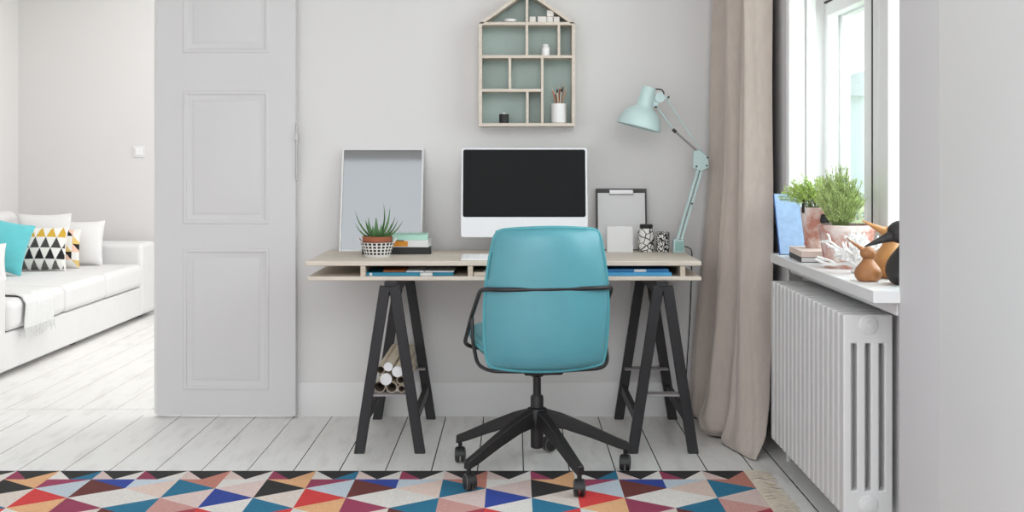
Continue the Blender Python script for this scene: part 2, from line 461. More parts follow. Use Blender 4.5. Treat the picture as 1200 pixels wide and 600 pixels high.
def trestle(x, label):
    t = thing('trestle', label, 'trestle', (x, 5.04, 0), 0, 'black A-frame trestles')
    for yy in (-.32, .30):
        for s in (-1, 1):
            bm = N(); bar(bm, (s*.120, yy, .0), (s*.018, yy+(.0), .660), .042, .026, up=(0,1,0))
            for v in bm.verts:
                if v.co.z < .05: v.co.z = 0
            link('leg', bm, BLACKW, t, bevel=.003)
        link('crossbar', B(-.096, .096, yy-.012-(.04 if yy > 0 else 0), yy+.012+(.04 if yy < 0 else 0), .226, .234), GREYB, t, bevel=.001)
    link('top_beam', B(-.024, .024, -.306, .286, .62, .676), BLACKW, t, bevel=.003)
    for s in (-1, 1):
        bm = N(); bar(bm, (s*.100, -.307, .135), (s*.100, .287, .135), .022, .042); link('side_rail', bm, BLACKW, t, bevel=.002)
    return t
trestle(-.493, 'black wooden trestle under the left half of the desk, holding paper rolls')
trestle(.586, 'empty black wooden trestle under the right end of the desk')
# paper rolls on the left trestle
rolls = [(455,429.8,5.2,'cap','white-capped cardboard roll, topmost and smallest of the three capped ones'),
 (465.8,435.5,6.3,'cap','white-capped cardboard roll at the right of the pile beside the trestle leg'),
 (452.3,444.3,6.9,'cap','white-capped cardboard roll in the middle, largest cap of the pile'),
 (446,433.5,4.9,'open','thin open paper roll at the upper left of the pile'),
 (445,453.6,6.7,'open','wide open paper roll at the bottom left of the pile'),
 (459.0,454.5,6.4,'open','open paper roll with a loose turned edge at the bottom centre of the pile'),
 (469.5,445.5,4.9,'open','thin open paper roll tucked behind the trestle leg in the middle row'),
 (470.5,456.2,4.4,'open','thinnest open paper roll at the bottom right of the pile')]
for px, py, r, kind, lab in rolls:
    d0 = 4.737+random.uniform(0, .012); s = 1400/d0
    R = r/s; X = (px-603)/s; Z = 1.16-(py-187)/s
    Z = max(Z, .2345+R)
    t = thing('paper_roll', lab, 'paper roll', (X, d0, Z), 0, 'paper rolls stacked on the left trestle')
    L = .575; bm = N(); n = 24
    w = .0022
    lathe(bm, [(R, 0), (R, L), (R-w, L), (R-w, 0), (R, 0)], n, M=Matrix.Rotation(-PI/2, 4, 'X'), capb=False, capt=False)
    link('tube', bm, KRAFT, t)
    if kind == 'cap':
        bm = N(); lathe(bm, [(R*1.0, -.004), (R*1.03, -.002), (R*1.03, .006), (R-w-.0005, .006)], n, M=Matrix.Rotation(-PI/2, 4, 'X')); link('end_cap', bm, WPL, t)
    else:
        pts = []
        for k in range(60):
            a = k*.28; rr = (R-w-.0006)*(1-.012*k/2.2); pts.append((rr*math.cos(a), rr*math.sin(a)))
        bm = N(); A = [bm.verts.new((p[0], .003, p[1])) for p in pts]; D = [bm.verts.new((p[0], L-.003, p[1])) for p in pts]
        for i in range(len(pts)-1): bm.faces.new((A[i], A[i+1], D[i+1], D[i]))
        o = link('rolled_sheet', bm, TUBEIN, t); so = o.modifiers.new('s', 'SOLIDIFY'); so.thickness = .0006

# ------------------------------------------------------------------ office chair
ch = thing('office_chair', 'teal leather swivel chair on a black five-star castor base, seen from behind', 'office chair', (.083, 4.42, .0026), math.radians(8.8))
LEAN = math.radians(7)
def backf(u, v, s):
    kx = .13
    x = u*math.sqrt(1-v*v*kx*1.0); z = v*math.sqrt(1-u*u*kx*.35)
    hw = .224-.026*((v+1)/2)**2.2 + .003*(1-v*v)
    X = x*hw; Z = z*.247 + .006*(1-u*u)*v
    th = (.046 if s == -1 else .034)*(max(0, 1-abs(u)**3.2)**.5)*(max(0, 1-abs(v)**5)**.5)
    Y = -.235+.055*(u*u)*.9 - .035*(v*.5+.5)*.9+ .012*math.cos(v*PI/2)*0
    Y += (th if s == 1 else -th)
    return Vector((X, Y, .668+Z))
bm = N(); puff(bm, backf, 36, 36)
bk = link('backrest', bm, TEAL, ch, sharp=80)
edge = [backf(-1+2*i/30, -1, 1) for i in range(30)]+[backf(1, -1+2*i/30, 1) for i in range(30)]+[backf(1-2*i/30, 1, 1) for i in range(30)]+[backf(-1, 1-2*i/30, 1) for i in range(30)]
def relax(p, n=3):
    for _ in range(n): p = [(p[i-1]+p[i]*2+p[(i+1) % len(p)])/4 for i in range(len(p))]
    return p
edge = relax(edge, 4)
bm = N(); tube(bm, edge, .0062, 8, closed=True); link('piping', bm, TEALP, bk)
def seatf(u, v, s):
    kx = .16
    x = u*math.sqrt(1-v*v*kx); y = v*math.sqrt(1-u*u*kx)
    th = .046*(max(0, 1-abs(u)**6)**.5)*(max(0, 1-abs(v)**6)**.5)
    return Vector((x*.238, .035+y*.215, .482+.012*v+(th if s == 1 else -th)+.012*u*u))
bm = N(); puff(bm, seatf, 24, 24); stt = link('seat', bm, TEAL, ch, sharp=80)
se = [seatf(-1+2*i/24, -1, 1) for i in range(24)]+[seatf(1, -1+2*i/24, 1) for i in range(24)]+[seatf(1-2*i/24, 1, 1) for i in range(24)]+[seatf(-1, 1-2*i/24, 1) for i in range(24)]
bm = N(); tube(bm, relax(se, 3), .005, 8, closed=True); link('piping', bm, TEALP, stt)
# tubular frame: bar behind the back, arms sloping forward and down, stays curving under the seat
arm = [(-.15, .21, .425), (-.252, .175, .448), (-.246, -.02, .585), (-.236, -.205, .705), (-.19, -.272, .708), (0, -.297, .709), (.19, -.272, .708), (.236, -.205, .705), (.246, -.02, .585), (.252, .175, .448), (.15, .21, .425)]
bm = N(); tube(bm, round_path(arm, .05, 8), .0078, 12); link('arm_frame', bm, BLACKM, ch)
stay = [(-.245, -.03, .58), (-.246, -.05, .50), (-.238, -.13, .425), (-.20, -.20, .414), (0, -.225, .412), (.20, -.20, .414), (.238, -.13, .425), (.246, -.05, .50), (.245, -.03, .58)]
bm = N(); tube(bm, round_path(stay, .06, 8), .0068, 12); link('stay_frame', bm, BLACKM, ch)
bm = N(); box(bm, -.07, .07, -.15, .12, .385, .425); box(bm, -.17, .17, -.02, .04, .42, .436); box(bm, -.03, .03, -.225, -.1, .405, .418)
lathe(bm, [(.05, .385), (.045, .37), (.03, .362), (.02, .355)], 20)
link('tilt_mechanism', bm, BLACKP, ch, bevel=.006)
bm = N(); cyl(bm, (0,0,.27), (0,0,.37), .0148, 20); link('gas_lift', bm, BLACKM, ch)
bm = N(); lathe(bm, [(.021, .092), (.024, .096), (.024, .20), (.024, .278), (.021, .286)], 24); link('column', bm, BLACKP, ch, bevel=.0)
bm = N(); lathe(bm, [(.032, .165), (.038, .175), (.042, .215), (.036, .238), (.024, .243)], 28); link('hub', bm, BLACKP, ch)
LR = .345
for i in range(5):
    a = math.radians(7+72*i-8.8); c, s_ = math.cos(a), math.sin(a)
    bm = N()
    pts = [(.03, .236, .172, .021), (.10, .214, .160, .020), (.20, .170, .125, .0185), (.30, .122, .084, .0165), (LR, .102, .070, .016)]
    prev = None; T = Vector((-s_, c, 0)); D = Vector((c, s_, 0))
    for r, zt, zb, w in pts:
        o = D*r
        L = [bm.verts.new(o+T*(-w)+V(0,0,zb)), bm.verts.new(o+T*w+V(0,0,zb)), bm.verts.new(o+T*w*.8+V(0,0,zt)), bm.verts.new(o-T*w*.8+V(0,0,zt))]
        if prev:
            for q in range(4): bm.faces.new((prev[q], prev[(q+1) % 4], L[(q+1) % 4], L[q]))
        else: bm.faces.new(L[::-1])
        prev = L
    bm.faces.new(prev)
    link('base_arm', bm, BLACKP, ch, bevel=.005, sharp=50)
    # castor
    e = bpy.data.objects.new('caster', None)
    ca = [1.25, .4, 1.45, 1.75, 1.35][i]
    P = D*(LR-.012); cx = Vector((math.cos(ca), math.sin(ca), 0)); ax = Vector((-cx.y, cx.x, 0))   # ax: axle
    bm = N()
    cyl(bm, P+V(0,0,.04), P+V(0,0,.085), .008, 12)
    ctr = P+cx*(-.012)
    # hood: half disc between the wheels
    prev = None
    for q in range(13):
        th = math.radians(-10+q*16)
        r1 = .0295
        pt = ctr+V(0,0,.030)+cx*math.cos(th)*r1+V(0,0,1)*math.sin(th)*r1
        pi = ctr+V(0,0,.030)+cx*math.cos(th)*.010+V(0,0,1)*math.sin(th)*.010
        L = [bm.verts.new(pt-ax*.0065), bm.verts.new(pt+ax*.0065), bm.verts.new(pi+ax*.0065), bm.verts.new(pi-ax*.0065)]
        if prev:
            for w in range(4): bm.faces.new((prev[w], prev[(w+1) % 4], L[(w+1) % 4], L[w]))
        else: bm.faces.new(L)
        prev = L
    bm.faces.new(prev[::-1])
    cyl(bm, ctr-ax*.018+V(0,0,.03), ctr+ax*.018+V(0,0,.03), .005, 10)
    cst = link('caster', bm, BLACKP, ch)
    for sd in (-1, 1):
        bm = N()
        M = Matrix((ax*sd, cx, (0,0,1))).transposed().to_4x4()
        prof = [(.012, .002), (.0255, .002), (.0255, .0025), (.029, .0035), (.030, .012), (.029, .0165), (.0255, .018), (.024, .020), (.010, .0215), (.003, .0215)]
        R3 = Matrix((cx, V(0,0,1), ax*sd)).transposed().to_4x4()
        lathe(bm, prof, 28, c=ctr+V(0,0,.03), M=R3)
        bm.faces.ensure_lookup_table()
        for k_, f in enumerate(bm.faces):
            rr = k_//28
            f.material_index = 1 if rr in (2, 5) else 0
        link('wheel', bm, None, cst, mats=[BLACKP, RUB])

# ------------------------------------------------------------------ monitor
mo = thing('monitor', 'white all-in-one desktop monitor with a dark screen and broad chin', 'monitor', (.042, 5.17, DZ))
Mt = Matrix.Translation((0, -.03, .071)) @ Matrix.Rotation(math.radians(-9), 4, 'X')
bm = N(); W2 = .274; HH = .392
def rrect(x0, x1, z0, z1, r, n=5):
    out = []
    for cx, cz, a0 in ((x1-r, z0+r, -90), (x1-r, z1-r, 0), (x0+r, z1-r, 90), (x0+r, z0+r, 180)):
        for k in range(n+1):
            a = math.radians(a0+90*k/n); out.append((cx+r*math.cos(a), cz+r*math.sin(a)))
    return out
prism(bm, rrect(-W2, W2, 0, HH, .012), 0, .022)
bm.transform(Mt); link('housing', bm, ALUW, mo, bevel=.003)
bm = N(); prism(bm, rrect(-W2+.009, W2-.009, .088, HH-.009, .009), -.0015, .004); bm.transform(Mt); link('screen', bm, SCREEN, mo)
bm = N(); box(bm, -.09, .09, -.08, .11, 0, .006)
prism(bm, [(.02, .004), (.03, .004), (.045, .30), (.035, .30)], -.075, .075, 'x')
link('stand', bm, ALUW, mo, bevel=.003)
# keyboard
kb = thing('keyboard', 'white flat keyboard on the desk in front of the monitor', 'keyboard', (0, 4.86, DZ))
bm = N(); prism(bm, [(-.058, 0), (-.058, .006), (.058, .018), (.058, 0)], -.216, .216, 'x'); link('keyboard_body', bm, WPL, kb, bevel=.002)
bm = N()
for r in range(5):
    for c in range(20):
        x = -.208+c*.021; y = -.05+r*.0205; z = .006+(y+.058)*.1035
        box(bm, x, x+.0175, y, y+.017, z-.001, z+.003)
tag(link('keys', bm, PAPER, kb), None, kind=None)

# ------------------------------------------------------------------ desk-top things
# leaning mirror
mi_ = thing('mirror', 'rectangular grey mirror in a thin white frame leaning on the wall', 'mirror', (-.593, 5.285, DZ))
Mt = Matrix.Translation((0, 0, .0)) @ Matrix.Rotation(math.radians(-12.5), 4, 'X')
w, h, fw = .184, .468, .008
bm = N(); box(bm, -w, -w+fw, 0, .02, 0, h); box(bm, w-fw, w, 0, .02, 0, h); box(bm, -w+fw, w-fw, 0, .02, 0, fw); box(bm, -w+fw, w-fw, 0, .02, h-fw, h)
bm.transform(Mt); link('frame', bm, PAPER, mi_, bevel=.001)
bm = box(N(), -w+fw, w-fw, .007, .015, fw, h-fw); bm.transform(Mt); link('mirror_glass', bm, MIRROR, mi_)

def book(name, label, loc, w, d, h, cover, pages, spine='front', rz=0, group=None, cat='book', extra=None):
    t = thing(name, label, cat, loc, rz, group)
    c = .002
    bm = N(); box(bm, -w/2, w/2, -d/2, d/2, 0, c); box(bm, -w/2, w/2, -d/2, d/2, h-c, h)
    if spine == 'front': box(bm, -w/2, w/2, -d/2, -d/2+c, c, h-c)
    elif spine == 'left': box(bm, -w/2, -w/2+c, -d/2, d/2, c, h-c)
    link('cover', bm, cover, t, bevel=.0008)
    link('pages', B(-w/2+(.004 if spine != 'left' else c), w/2-.004, -d/2+(c if spine == 'front' else .003), d/2-.004, c, h-c), pages, t)
    return t
G1 = 'books stacked behind the aloe'
z = DZ
book('book', 'thick black book, bottom of the stack behind the aloe', (-.509, 5.19, z), .295, .15, .031, BLK, PAPER, rz=math.radians(3), group=G1); z += .031
t = book('book', 'white book with an orange patch on its spine, middle of the stack', (-.448, 5.185, z), .165, .15, .030, PAPER, PAPER, rz=math.radians(-3), group=G1)
tag(link('spine_patch', B(-.078, -.005, -.0768, -.0745, .004, .026), ORANGE, t), 'orange spine patch')
tag(link('spine_mark', B(-.06, -.02, -.0772, -.0745, .0262, .0298), BLK, t), 'black mark on the spine'); z += .030
book('book', 'mint green book on top of the stack behind the aloe', (-.457, 5.19, z), .165, .15, .023, MINTB, PAPER, rz=math.radians(2), group=G1)

# aloe
al = thing('potted_aloe', 'small spiky aloe in a terracotta bowl set in a black and white checked basket', 'potted plant', (-.572, 4.985, DZ))
def check_mat():
    m = mat('checked_basket', (1,1,1,1), .8)
    n = m.node_tree.nodes; l = m.node_tree.links; b = n['Principled BSDF']
    tc = n.new('ShaderNodeTexCoord'); sp = n.new('ShaderNodeSeparateXYZ'); l.new(tc.outputs['Object'], sp.inputs[0])
    at = n.new('ShaderNodeMath'); at.operation = 'ARCTAN2'; l.new(sp.outputs[0], at.inputs[0]); l.new(sp.outputs[1], at.inputs[1])
    def wave(src, k, thr):
        a = n.new('ShaderNodeMath'); a.operation = 'MULTIPLY'; l.new(src, a.inputs[0]); a.inputs[1].default_value = k
        s = n.new('ShaderNodeMath'); s.operation = 'SINE'; l.new(a.outputs[0], s.inputs[0])
        g = n.new('ShaderNodeMath'); g.operation = 'GREATER_THAN'; l.new(s.outputs[0], g.inputs[0]); g.inputs[1].default_value = thr
        return g
    g1 = wave(at.outputs[0], 22, -.45); g2 = wave(sp.outputs[2], 480, -.5)
    gl = n.new('ShaderNodeMath'); gl.operation = 'GREATER_THAN'; l.new(sp.outputs[2], gl.inputs[0]); gl.inputs[1].default_value = .010
    m1 = n.new('ShaderNodeMath'); m1.operation = 'MULTIPLY'; l.new(g1.outputs[0], m1.inputs[0]); l.new(g2.outputs[0], m1.inputs[1])
    m2 = n.new('ShaderNodeMath'); m2.operation = 'MULTIPLY'; l.new(m1.outputs[0], m2.inputs[0]); l.new(gl.outputs[0], m2.inputs[1])
    mx = n.new('ShaderNodeMixRGB'); l.new(m2.outputs[0], mx.inputs[0]); mx.inputs[1].default_value = srgb(232,230,226); mx.inputs[2].default_value = srgb(34,34,36)
    l.new(mx.outputs[0], b.inputs['Base Color']); return m
bm = N(); lathe(bm, [(.050, 0), (.053, .003), (.060, .03), (.071, .062), (.068, .062), (.056, .03), (.048, .006)], 40)
bs = link('basket', bm, check_mat(), al)
for s in (-1, 1):
    bm = N(); tube(bm, smooth_path([(s*.066, -.012, .058), (s*.075, -.012, .072), (s*.076, 0, .078), (s*.075, .012, .072), (s*.066, .012, .058)], 4), .0035, 8); link('basket_handle', bm, PAPER, bs)
bm = N(); lathe(bm, [(.045, .030), (.060, .064), (.062, .066), (.063, .086), (.058, .087), (.056, .078), (.002, .078)], 36, capb=True, capt=True); link('bowl', bm, TERRA, al)
bm = N(); lathe(bm, [(.056, .075), (.05, .081), (.001, .082)], 24); link('soil', bm, SOIL, al)
def blade(bm, base, tip, w, bend, up=V(0,0,1)):
    base, tip = Vector(base), Vector(tip); d = tip-base; side = d.cross(up)
    if side.length < 1e-4: side = V(1,0,0)
    side.normalize(); nn = side.cross(d).normalized(); prev = None; n = 7
    for i in range(n+1):
        t = i/n; p = base+d*t+nn*(-bend*math.sin(t*PI)*1.0); ww = w*(1-t**1.7)*(.75+.5*min(1, t*3)*.5)+.0004
        th = ww*.62
        L = [bm.verts.new(p-side*ww), bm.verts.new(p-nn*th), bm.verts.new(p+side*ww), bm.verts.new(p+nn*th*.3)]
        if prev:
            for q in range(4): bm.faces.new((prev[q], prev[(q+1) % 4], L[(q+1) % 4], L[q]))
        else: bm.faces.new(L)
        prev = L
    bm.faces.new(prev)
bm = N()
tips = [(-.082,0,.172),(-.078,-.03,.132),(-.035,.02,.15),(-.028,-.03,.145),(-.008,.03,.15),(.022,0,.20),(.042,.02,.178),(.048,-.02,.186),(.075,.01,.145),(.095,-.02,.14),(.06,.05,.15),(-.05,.05,.14),(.02,-.055,.13),(-.012,-.05,.125),(.055,-.045,.13)]
for x_, y_, z_ in [(a*1.14, b*1.1, .078+(c-.078)*1.2) for a, b, c in tips]:
    b0 = V(x_*.16, y_*.16, .076); blade(bm, b0, (x_, y_, z_), .0125, .012)
link('leaves', bm, LEAF, al, sharp=60)

# clipboard
cb = thing('clipboard', 'black clipboard with a blank sheet and metal clip leaning on the wall', 'clipboard', (.481, 5.35, DZ))
Mt = Matrix.Rotation(math.radians(-8.5), 4, 'X')
bm = box(N(), -.114, .114, 0, .004, 0, .278); bm.transform(Mt); link('board', bm, BLACKP, cb, bevel=.001)
bm = box(N(), -.106, .106, -.0015, .0, .004, .258); bm.transform(Mt); link('sheet', bm, PAPER, cb)
bm = N(); box(bm, -.053, .053, -.005, 0, .254, .272); cyl(bm, (-.054, -.006, .252), (.054, -.006, .252), .003, 10); bm.transform(Mt); link('clip', bm, GREYM, cb, bevel=.001)
# white square block (small canvas)
bm = box(N(), -.057, .057, 0, .022, 0, .114); bm.transform(Matrix.Rotation(math.radians(-5), 4, 'X'))
tag(link('small_canvas', bm, PAPER, None, loc=(.462, 5.23, DZ), bevel=.002), 'small blank white square canvas propped in front of the clipboard', 'canvas')
# jars
j = thing('ceramic_jar', 'white ceramic jar with black crackle lines and a black lid', 'jar', (.580, 5.265, DZ))
bm = N(); lathe(bm, [(.033, 0), (.036, .003), (.0365, .06), (.0355, .095), (.030, .103)], 32); link('jar_body', bm, CRACK1, j)
bm = N(); lathe(bm, [(.027, .101), (.029, .104), (.029, .118), (.026, .121)], 28); link('lid', bm, BLK, j)
j = thing('ceramic_cup', 'small white cup flecked with black next to the lidded jar', 'cup', (.650, 5.24, DZ))
bm = N(); lathe(bm, [(.026, 0), (.0285, .003), (.0295, .088), (.0265, .088), (.025, .01), (.001, .008)], 32); link('cup_body', bm, CRACK2, j)

# compartment contents
zc = .6932
GC = 'books and papers in the open desk compartments'
book('magazine', 'teal magazine with a white tab lying in the left desk compartment', (-.487, 4.90, zc), .215, .22, .014, TBOOK, PAPER, group=GC, cat='magazine')
tag(link('tab', B(-.094, -.084, -.1115, -.110, .002, .012), PAPER, C.objects[-1] if False else [o for o in C.objects if o.name.startswith('magazine')][0]), 'white tab')
book('magazine', 'thin brown orange magazine on top of the teal one in the desk', (-.487, 4.91, zc+.014), .09, .2, .007, BROWNC, CREAM, group=GC, cat='magazine', rz=.03)
bm = B(-.035, .035, -.1, .1, 0, .0055); tag(link('paper_stack', bm, PAPER, None, loc=(-.400, 4.9, zc+.0142), bevel=.0005), 'thin white paper sheets beside the orange magazine on the teal one', 'papers', GC)
book('notebook', 'small teal notebook lying in the left desk compartment under white paper', (-.287, 4.90, zc), .082, .2, .013, TBOOK, PAPER, group=GC, cat='notebook')
tag(link('paper_stack', B(-.065, .052, -.09, .09, 0, .005), PAPER, None, loc=(-.297, 4.9, zc+.0132), bevel=.0005), 'flat white sheets topping the small teal notebook in the desk', 'papers', GC)
tag(link('paper_stack', B(-.025, .025, -.1, .1, 0, .012), PAPER, None, loc=(-.355, 4.9, zc), bevel=.001), 'small white paper pile between the two teal covers in the desk', 'papers', GC)
tag(link('paper_stack', B(-.065, .16, -.1, .1, 0, .014), CREAM, None, loc=(-.10, 4.9, zc), bevel=.001), 'cream paper pile in the middle desk compartment beside the chair back', 'papers', GC)
tag(link('paper_stack', B(-.05, .05, -.09, .09, 0, .006), mat('grey_green_paper', srgb(158,160,146), .8), None, loc=(-.075, 4.9, zc+.0142), bevel=.0005), 'grey green papers on top of the cream pile in the desk', 'papers', GC)
f1 = thing('folder', 'light blue folder at the bottom of the right desk compartment', 'folder', (.455, 4.92, zc), 0, GC)
link('folder_cover', B(-.175, .175, -.13, .13, 0, .015), FOLD2, f1, bevel=.002)
f2 = thing('folder', 'dark blue folder with a white label lying on the light blue one', 'folder', (.450, 4.925, zc+.0152), 0, GC)
link('folder_cover', B(-.17, .17, -.13, .13, 0, .012), FOLD1, f2, bevel=.002)
tag(link('label_tag', B(.03, .078, -.1312, -.1298, .001, .011), PAPER, f2), 'white label tag')

# ------------------------------------------------------------------ lamp
LY = 5.22
S = 1400/LY
def LP(px, py, dy=0): return Vector(((px-603)/S, LY+dy, 1.16-(py-187)/S))
base = LP(795, 293.5); base.z = DZ
lm = thing('desk_lamp', 'mint green architect lamp clamped to the right end of the desk', 'desk lamp', base)
def ll(bm):
    for v in bm.verts: v.co -= base
    return bm
cxl = LP(795, 286).x
bm = N(); box(bm, cxl-.024, cxl+.024, LY-.02, LY+.03, DZ, DZ+.058); o_ = link('clamp_block', ll(bm), MINT, lm, bevel=.004)
bm = N(); box(bm, cxl-.017, cxl+.017, LY-.0215, LY-.0195, DZ+.008, DZ+.05); tag(link('clamp_face', ll(bm), MINTD, o_), None)
bm = N(); p, q = LP(796, 281), LP(821, 196)
for dy in (-.012, .012): bar(bm, p+V(0,dy,0), q+V(0,dy,0), .004, .020, up=(0,1,0))
pp, qq = LP(792.5, 281), LP(817.5, 196)
off = V(.0098, 0, .003)
bm2 = N()
for o2 in (-off, off): bar(bm2, p+o2, q+o2, .011, .016, up=(0,1,0))
bm.free()
link('lower_arm', ll(bm2), MINT, lm, bevel=.001)
bm = N(); tube(bm, [LP(796.5, 277), LP(810, 231)], .003, 8); tube(bm, [LP(811, 228), LP(820, 199)], .0022, 8)
sp = link('spring', ll(bm), STEEL, lm)
bm = N(); cyl(bm, LP(810.5, 238.5, -.014), LP(810.5, 238.5, .014), .0042, 10); link('arm_pin', ll(bm), BLACKP, lm)
bm = N()
pl = [(812,177),(820,176),(829.5,184),(830.5,196),(822,201),(812,197)]
prism(bm, [((x_-603)/S, 1.16-(y_-187)/S) for x_, y_ in pl], LY-.014, LY+.014)
el = link('elbow_plate', ll(bm), MINT, lm, bevel=.003)
bm = N()
for x_, y_ in ((828.5,184.5),(815.5,195),(827.5,194)):
    bm = N(); cyl(bm, LP(x_, y_, -.019), LP(x_, y_, .019), .0042, 10); link('elbow_bolt', ll(bm), BLACKP, el)
bm = N(); tube(bm, [LP(827, 184, .008), LP(782.5, 117, .008)], .0032, 10); link('upper_rod', ll(bm), MINT, lm)
bm = N(); tube(bm, [LP(790, 153, -.006), LP(770.5, 126.5, -.006)], .0036, 10); link('lower_rod', ll(bm), MINT, lm)
bm = N(); tube(bm, [LP(822, 182, -.006), LP(791, 154, -.006)], .0048, 10); link('spring', ll(bm), GREYB, lm)
bm = N(); tube(bm, [LP(792, 155, -.006), LP(788, 151.5, -.006)], .0075, 10); link('rod_clip', ll(bm), BLACKP, lm)
bm = N(); cyl(bm, LP(773, 114.5, -.012), LP(773, 114.5, .012), .022, 20); bar(bm, LP(773, 114), LP(784, 114.5), .012, .014, up=(0,1,0)); bar(bm, LP(768, 125), LP(771, 118), .012, .012, up=(0,1,0)); bar(bm, LP(766, 104), LP(767, 125), .012, .006, up=(0,1,0))
hj = link('head_joint', ll(bm), MINT, lm, bevel=.001)
bm = N(); cyl(bm, LP(783, 114, -.014), LP(783, 114, .014), .0048, 10); link('joint_bolt', ll(bm), BLACKP, hj); bm = N(); cyl(bm, LP(768.5, 125.5, -.014), LP(768.5, 125.5, .014), .0042, 10); link('joint_bolt', ll(bm), BLACKP, hj)
bm = N(); tube(bm, smooth_path([LP(764, 106), LP(769, 104.5), LP(775, 105), LP(778, 109), LP(776.5, 113)], 5), .0028, 8); link('switch_cable', ll(bm), BLACKP, lm)
# shade: axis perpendicular to the rim
r0, top = LP(748.5, 149.3), LP(760.8, 102)
axv = (top-r0); LL = axv.length; axv.normalize()
yv = V(0,1,0); xv = yv.cross(axv).normalized()
M3 = Matrix((xv, axv.cross(xv), axv)).transposed().to_4x4()
prof = [(.098, 0), (.099, .003), (.0965, .018), (.090, .040), (.077, .062), (.058, .080), (.042, .090), (.036, .098), (.034, .115), (.031, LL-.004), (.027, LL)]
inn = [(.0, LL-.006), (.026, LL-.006), (.030, .11), (.039, .090), (.056, .077), (.074, .059), (.087, .038), (.0935, .018), (.096, .002)]
bm = N(); lathe(bm, inn+prof, 44, c=r0, M=M3, capb=False, capt=True)
bmesh.ops.remove_doubles(bm, verts=bm.verts, dist=.0001)
sh = link('lamp_shade', ll(bm), MINT, lm, sharp=60)
bm = N(); lathe(bm, [(.012, .105), (.014, .085), (.026, .065), (.029, .048), (.022, .028), (.008, .020)], 24, c=r0, M=M3); link('bulb', ll(bm), WPL, sh)
# cable behind the desk and down to the floor
bm = N(); pts = [LP(803, 289.5, .03), LP(808, 291, .07), V(.795, 5.37, .75), V(.800, 5.395, .69), V(.792, 5.393, .45), V(.775, 5.385, .2), V(.765, 5.37, .03), V(.80, 5.34, .006), V(.86, 5.345, .005)]
tube(bm, smooth_path(pts, 7), .0026, 8); link('cord', ll(bm), BLACKP, lm)

# ------------------------------------------------------------------ house shelf
HY = 5.29; SH = 1400/HY
def hx(px): return (px-603)/SH
def hz(py): return 1.16-(py-187)/SH
hs = thing('house_shelf', 'house-shaped plywood wall shelf with sage green back above the monitor', 'shelf', (hx(617.5), HY, hz(147)))
ho = Vector(hs.location)
def hl(bm):
    for v in bm.verts: v.co -= ho
    return bm
T = .0145; D1 = YB
xl, xr, zb, ze = hx(561), hx(674), hz(148), hz(27)
xm = (xl+xr)/2; zp = hz(-14)
def hb(name, x0, x1, z0, z1, m=WOOD, y0=HY, y1=D1-.004): return link(name, hl(B(x0, x1, y0, y1, z0, z1)), m, hs, bevel=.0008)
hb('side_board', xl, xl+T, zb, ze-T*.5); hb('side_board', xr-T, xr, zb, ze-T*.5)
hb('shelf_board', xl+T, xr-T, zb, zb+T)
z1_, z2_, z3_ = hz(105.8), hz(66.3), hz(27.5)
for a in (-1, 1):
    xe = xl if a < 0 else xr
    bm = N(); dx = xm-xe; dz = zp-ze; Lh = math.hypot(dx, dz); nx, nz = -dz/Lh*(1 if a < 0 else -1)*1.0, abs(dx)/Lh
    # board below the roof line, thickness T*1.5 measured downwards
    tv = T*1.35
    prism(bm, [(xe, ze-.002), (xm, zp), (xm, zp-tv), (xe-a*0+(-a)*tv*abs(dx/dz)*.72, ze-.002)], HY, D1-.004)
    link('roof_board', hl(bm), WOOD, hs)
for zz_ in (z2_, z3_): hb('shelf_board', (xl+T) if zz_ != z3_ else xl, (xr-T) if zz_ != z3_ else xr, zz_-T*.45, zz_+T*.45)
hb('shelf_board', xl+T, hx(634), z1_-T*.45, z1_+T*.45)
td = T*.40
def hd(px, za, zb_): hb('divider', hx(px)-td, hx(px)+td, za, zb_, WOOD, HY+.001)
hd(617.5, z3_+T*.45, zp-T*1.5); hd(617.5, z2_+T*.45, z3_-T*.45); hd(655, z2_+T*.45, z3_-T*.45)
hd(597.5, z1_+T*.45, z2_-T*.45); hd(635.5, zb+T, z2_-T*.45); hd(618, zb+T, z1_-T*.45)
bm = N(); prism(bm, [(xl+.003, zb+.003), (xr-.003, zb+.003), (xr-.003, ze), (xm, zp-.006), (xl+.003, ze)], D1-.006, D1-.001)
tag(link('back_panel', hl(bm), SHELFBK, hs), 'sage green back panel')
# things on it
zs = z3_+T*.45
bm = N(); lathe(bm, [(.018, 0), (.028, .006), (.030, .017), (.028, .017), (.024, .006), (.001, .005)], 28)
tag(link('dish', bm, WPL, None, loc=(hx(598), HY+.045, zs)), 'shallow white dish under the left roof slope of the house shelf', 'dish')
GB = 'white blocks in the roof of the house shelf'
for (a, b, z0, h, lab) in ((620.6,627.8,0,.026,'white cube block next to the centre post of the house shelf'),
    (630.2,640.6,0,.026,'wide white block, second from the centre post in the shelf roof'),
    (641.2,648.0,0,.026,'white cube block at the bottom of the two-block tower in the shelf roof'),
    (641.0,649.0,.0262,.028,'white cube block on top of the two-block tower in the shelf roof'),
    (648.8,656.0,0,.026,'rightmost white cube block under the roof slope of the house shelf')):
    w_ = (hx(b)-hx(a)); tag(link('toy_block', B(-w_/2, w_/2, -w_/2*.9, w_/2*.9, 0, h), BLOCK, None, loc=((hx(a)+hx(b))/2, HY+.03, zs+z0), bevel=.0015), lab, 'block', GB)
zs = z2_+T*.45
j = thing('small_jar', 'small white lidded jar in the upper right shelf compartment', 'jar', (hx(639.8), HY+.04, zs))
bm = N(); lathe(bm, [(.017, 0), (.019, .002), (.019, .036), (.015, .041), (.013, .042)], 24); link('jar_body', bm, WPL, j)
bm = N(); lathe(bm, [(.0135, .042), (.0145, .043), (.0145, .050), (.013, .051)], 24); link('lid', bm, WPL, j)
zs = zb+T
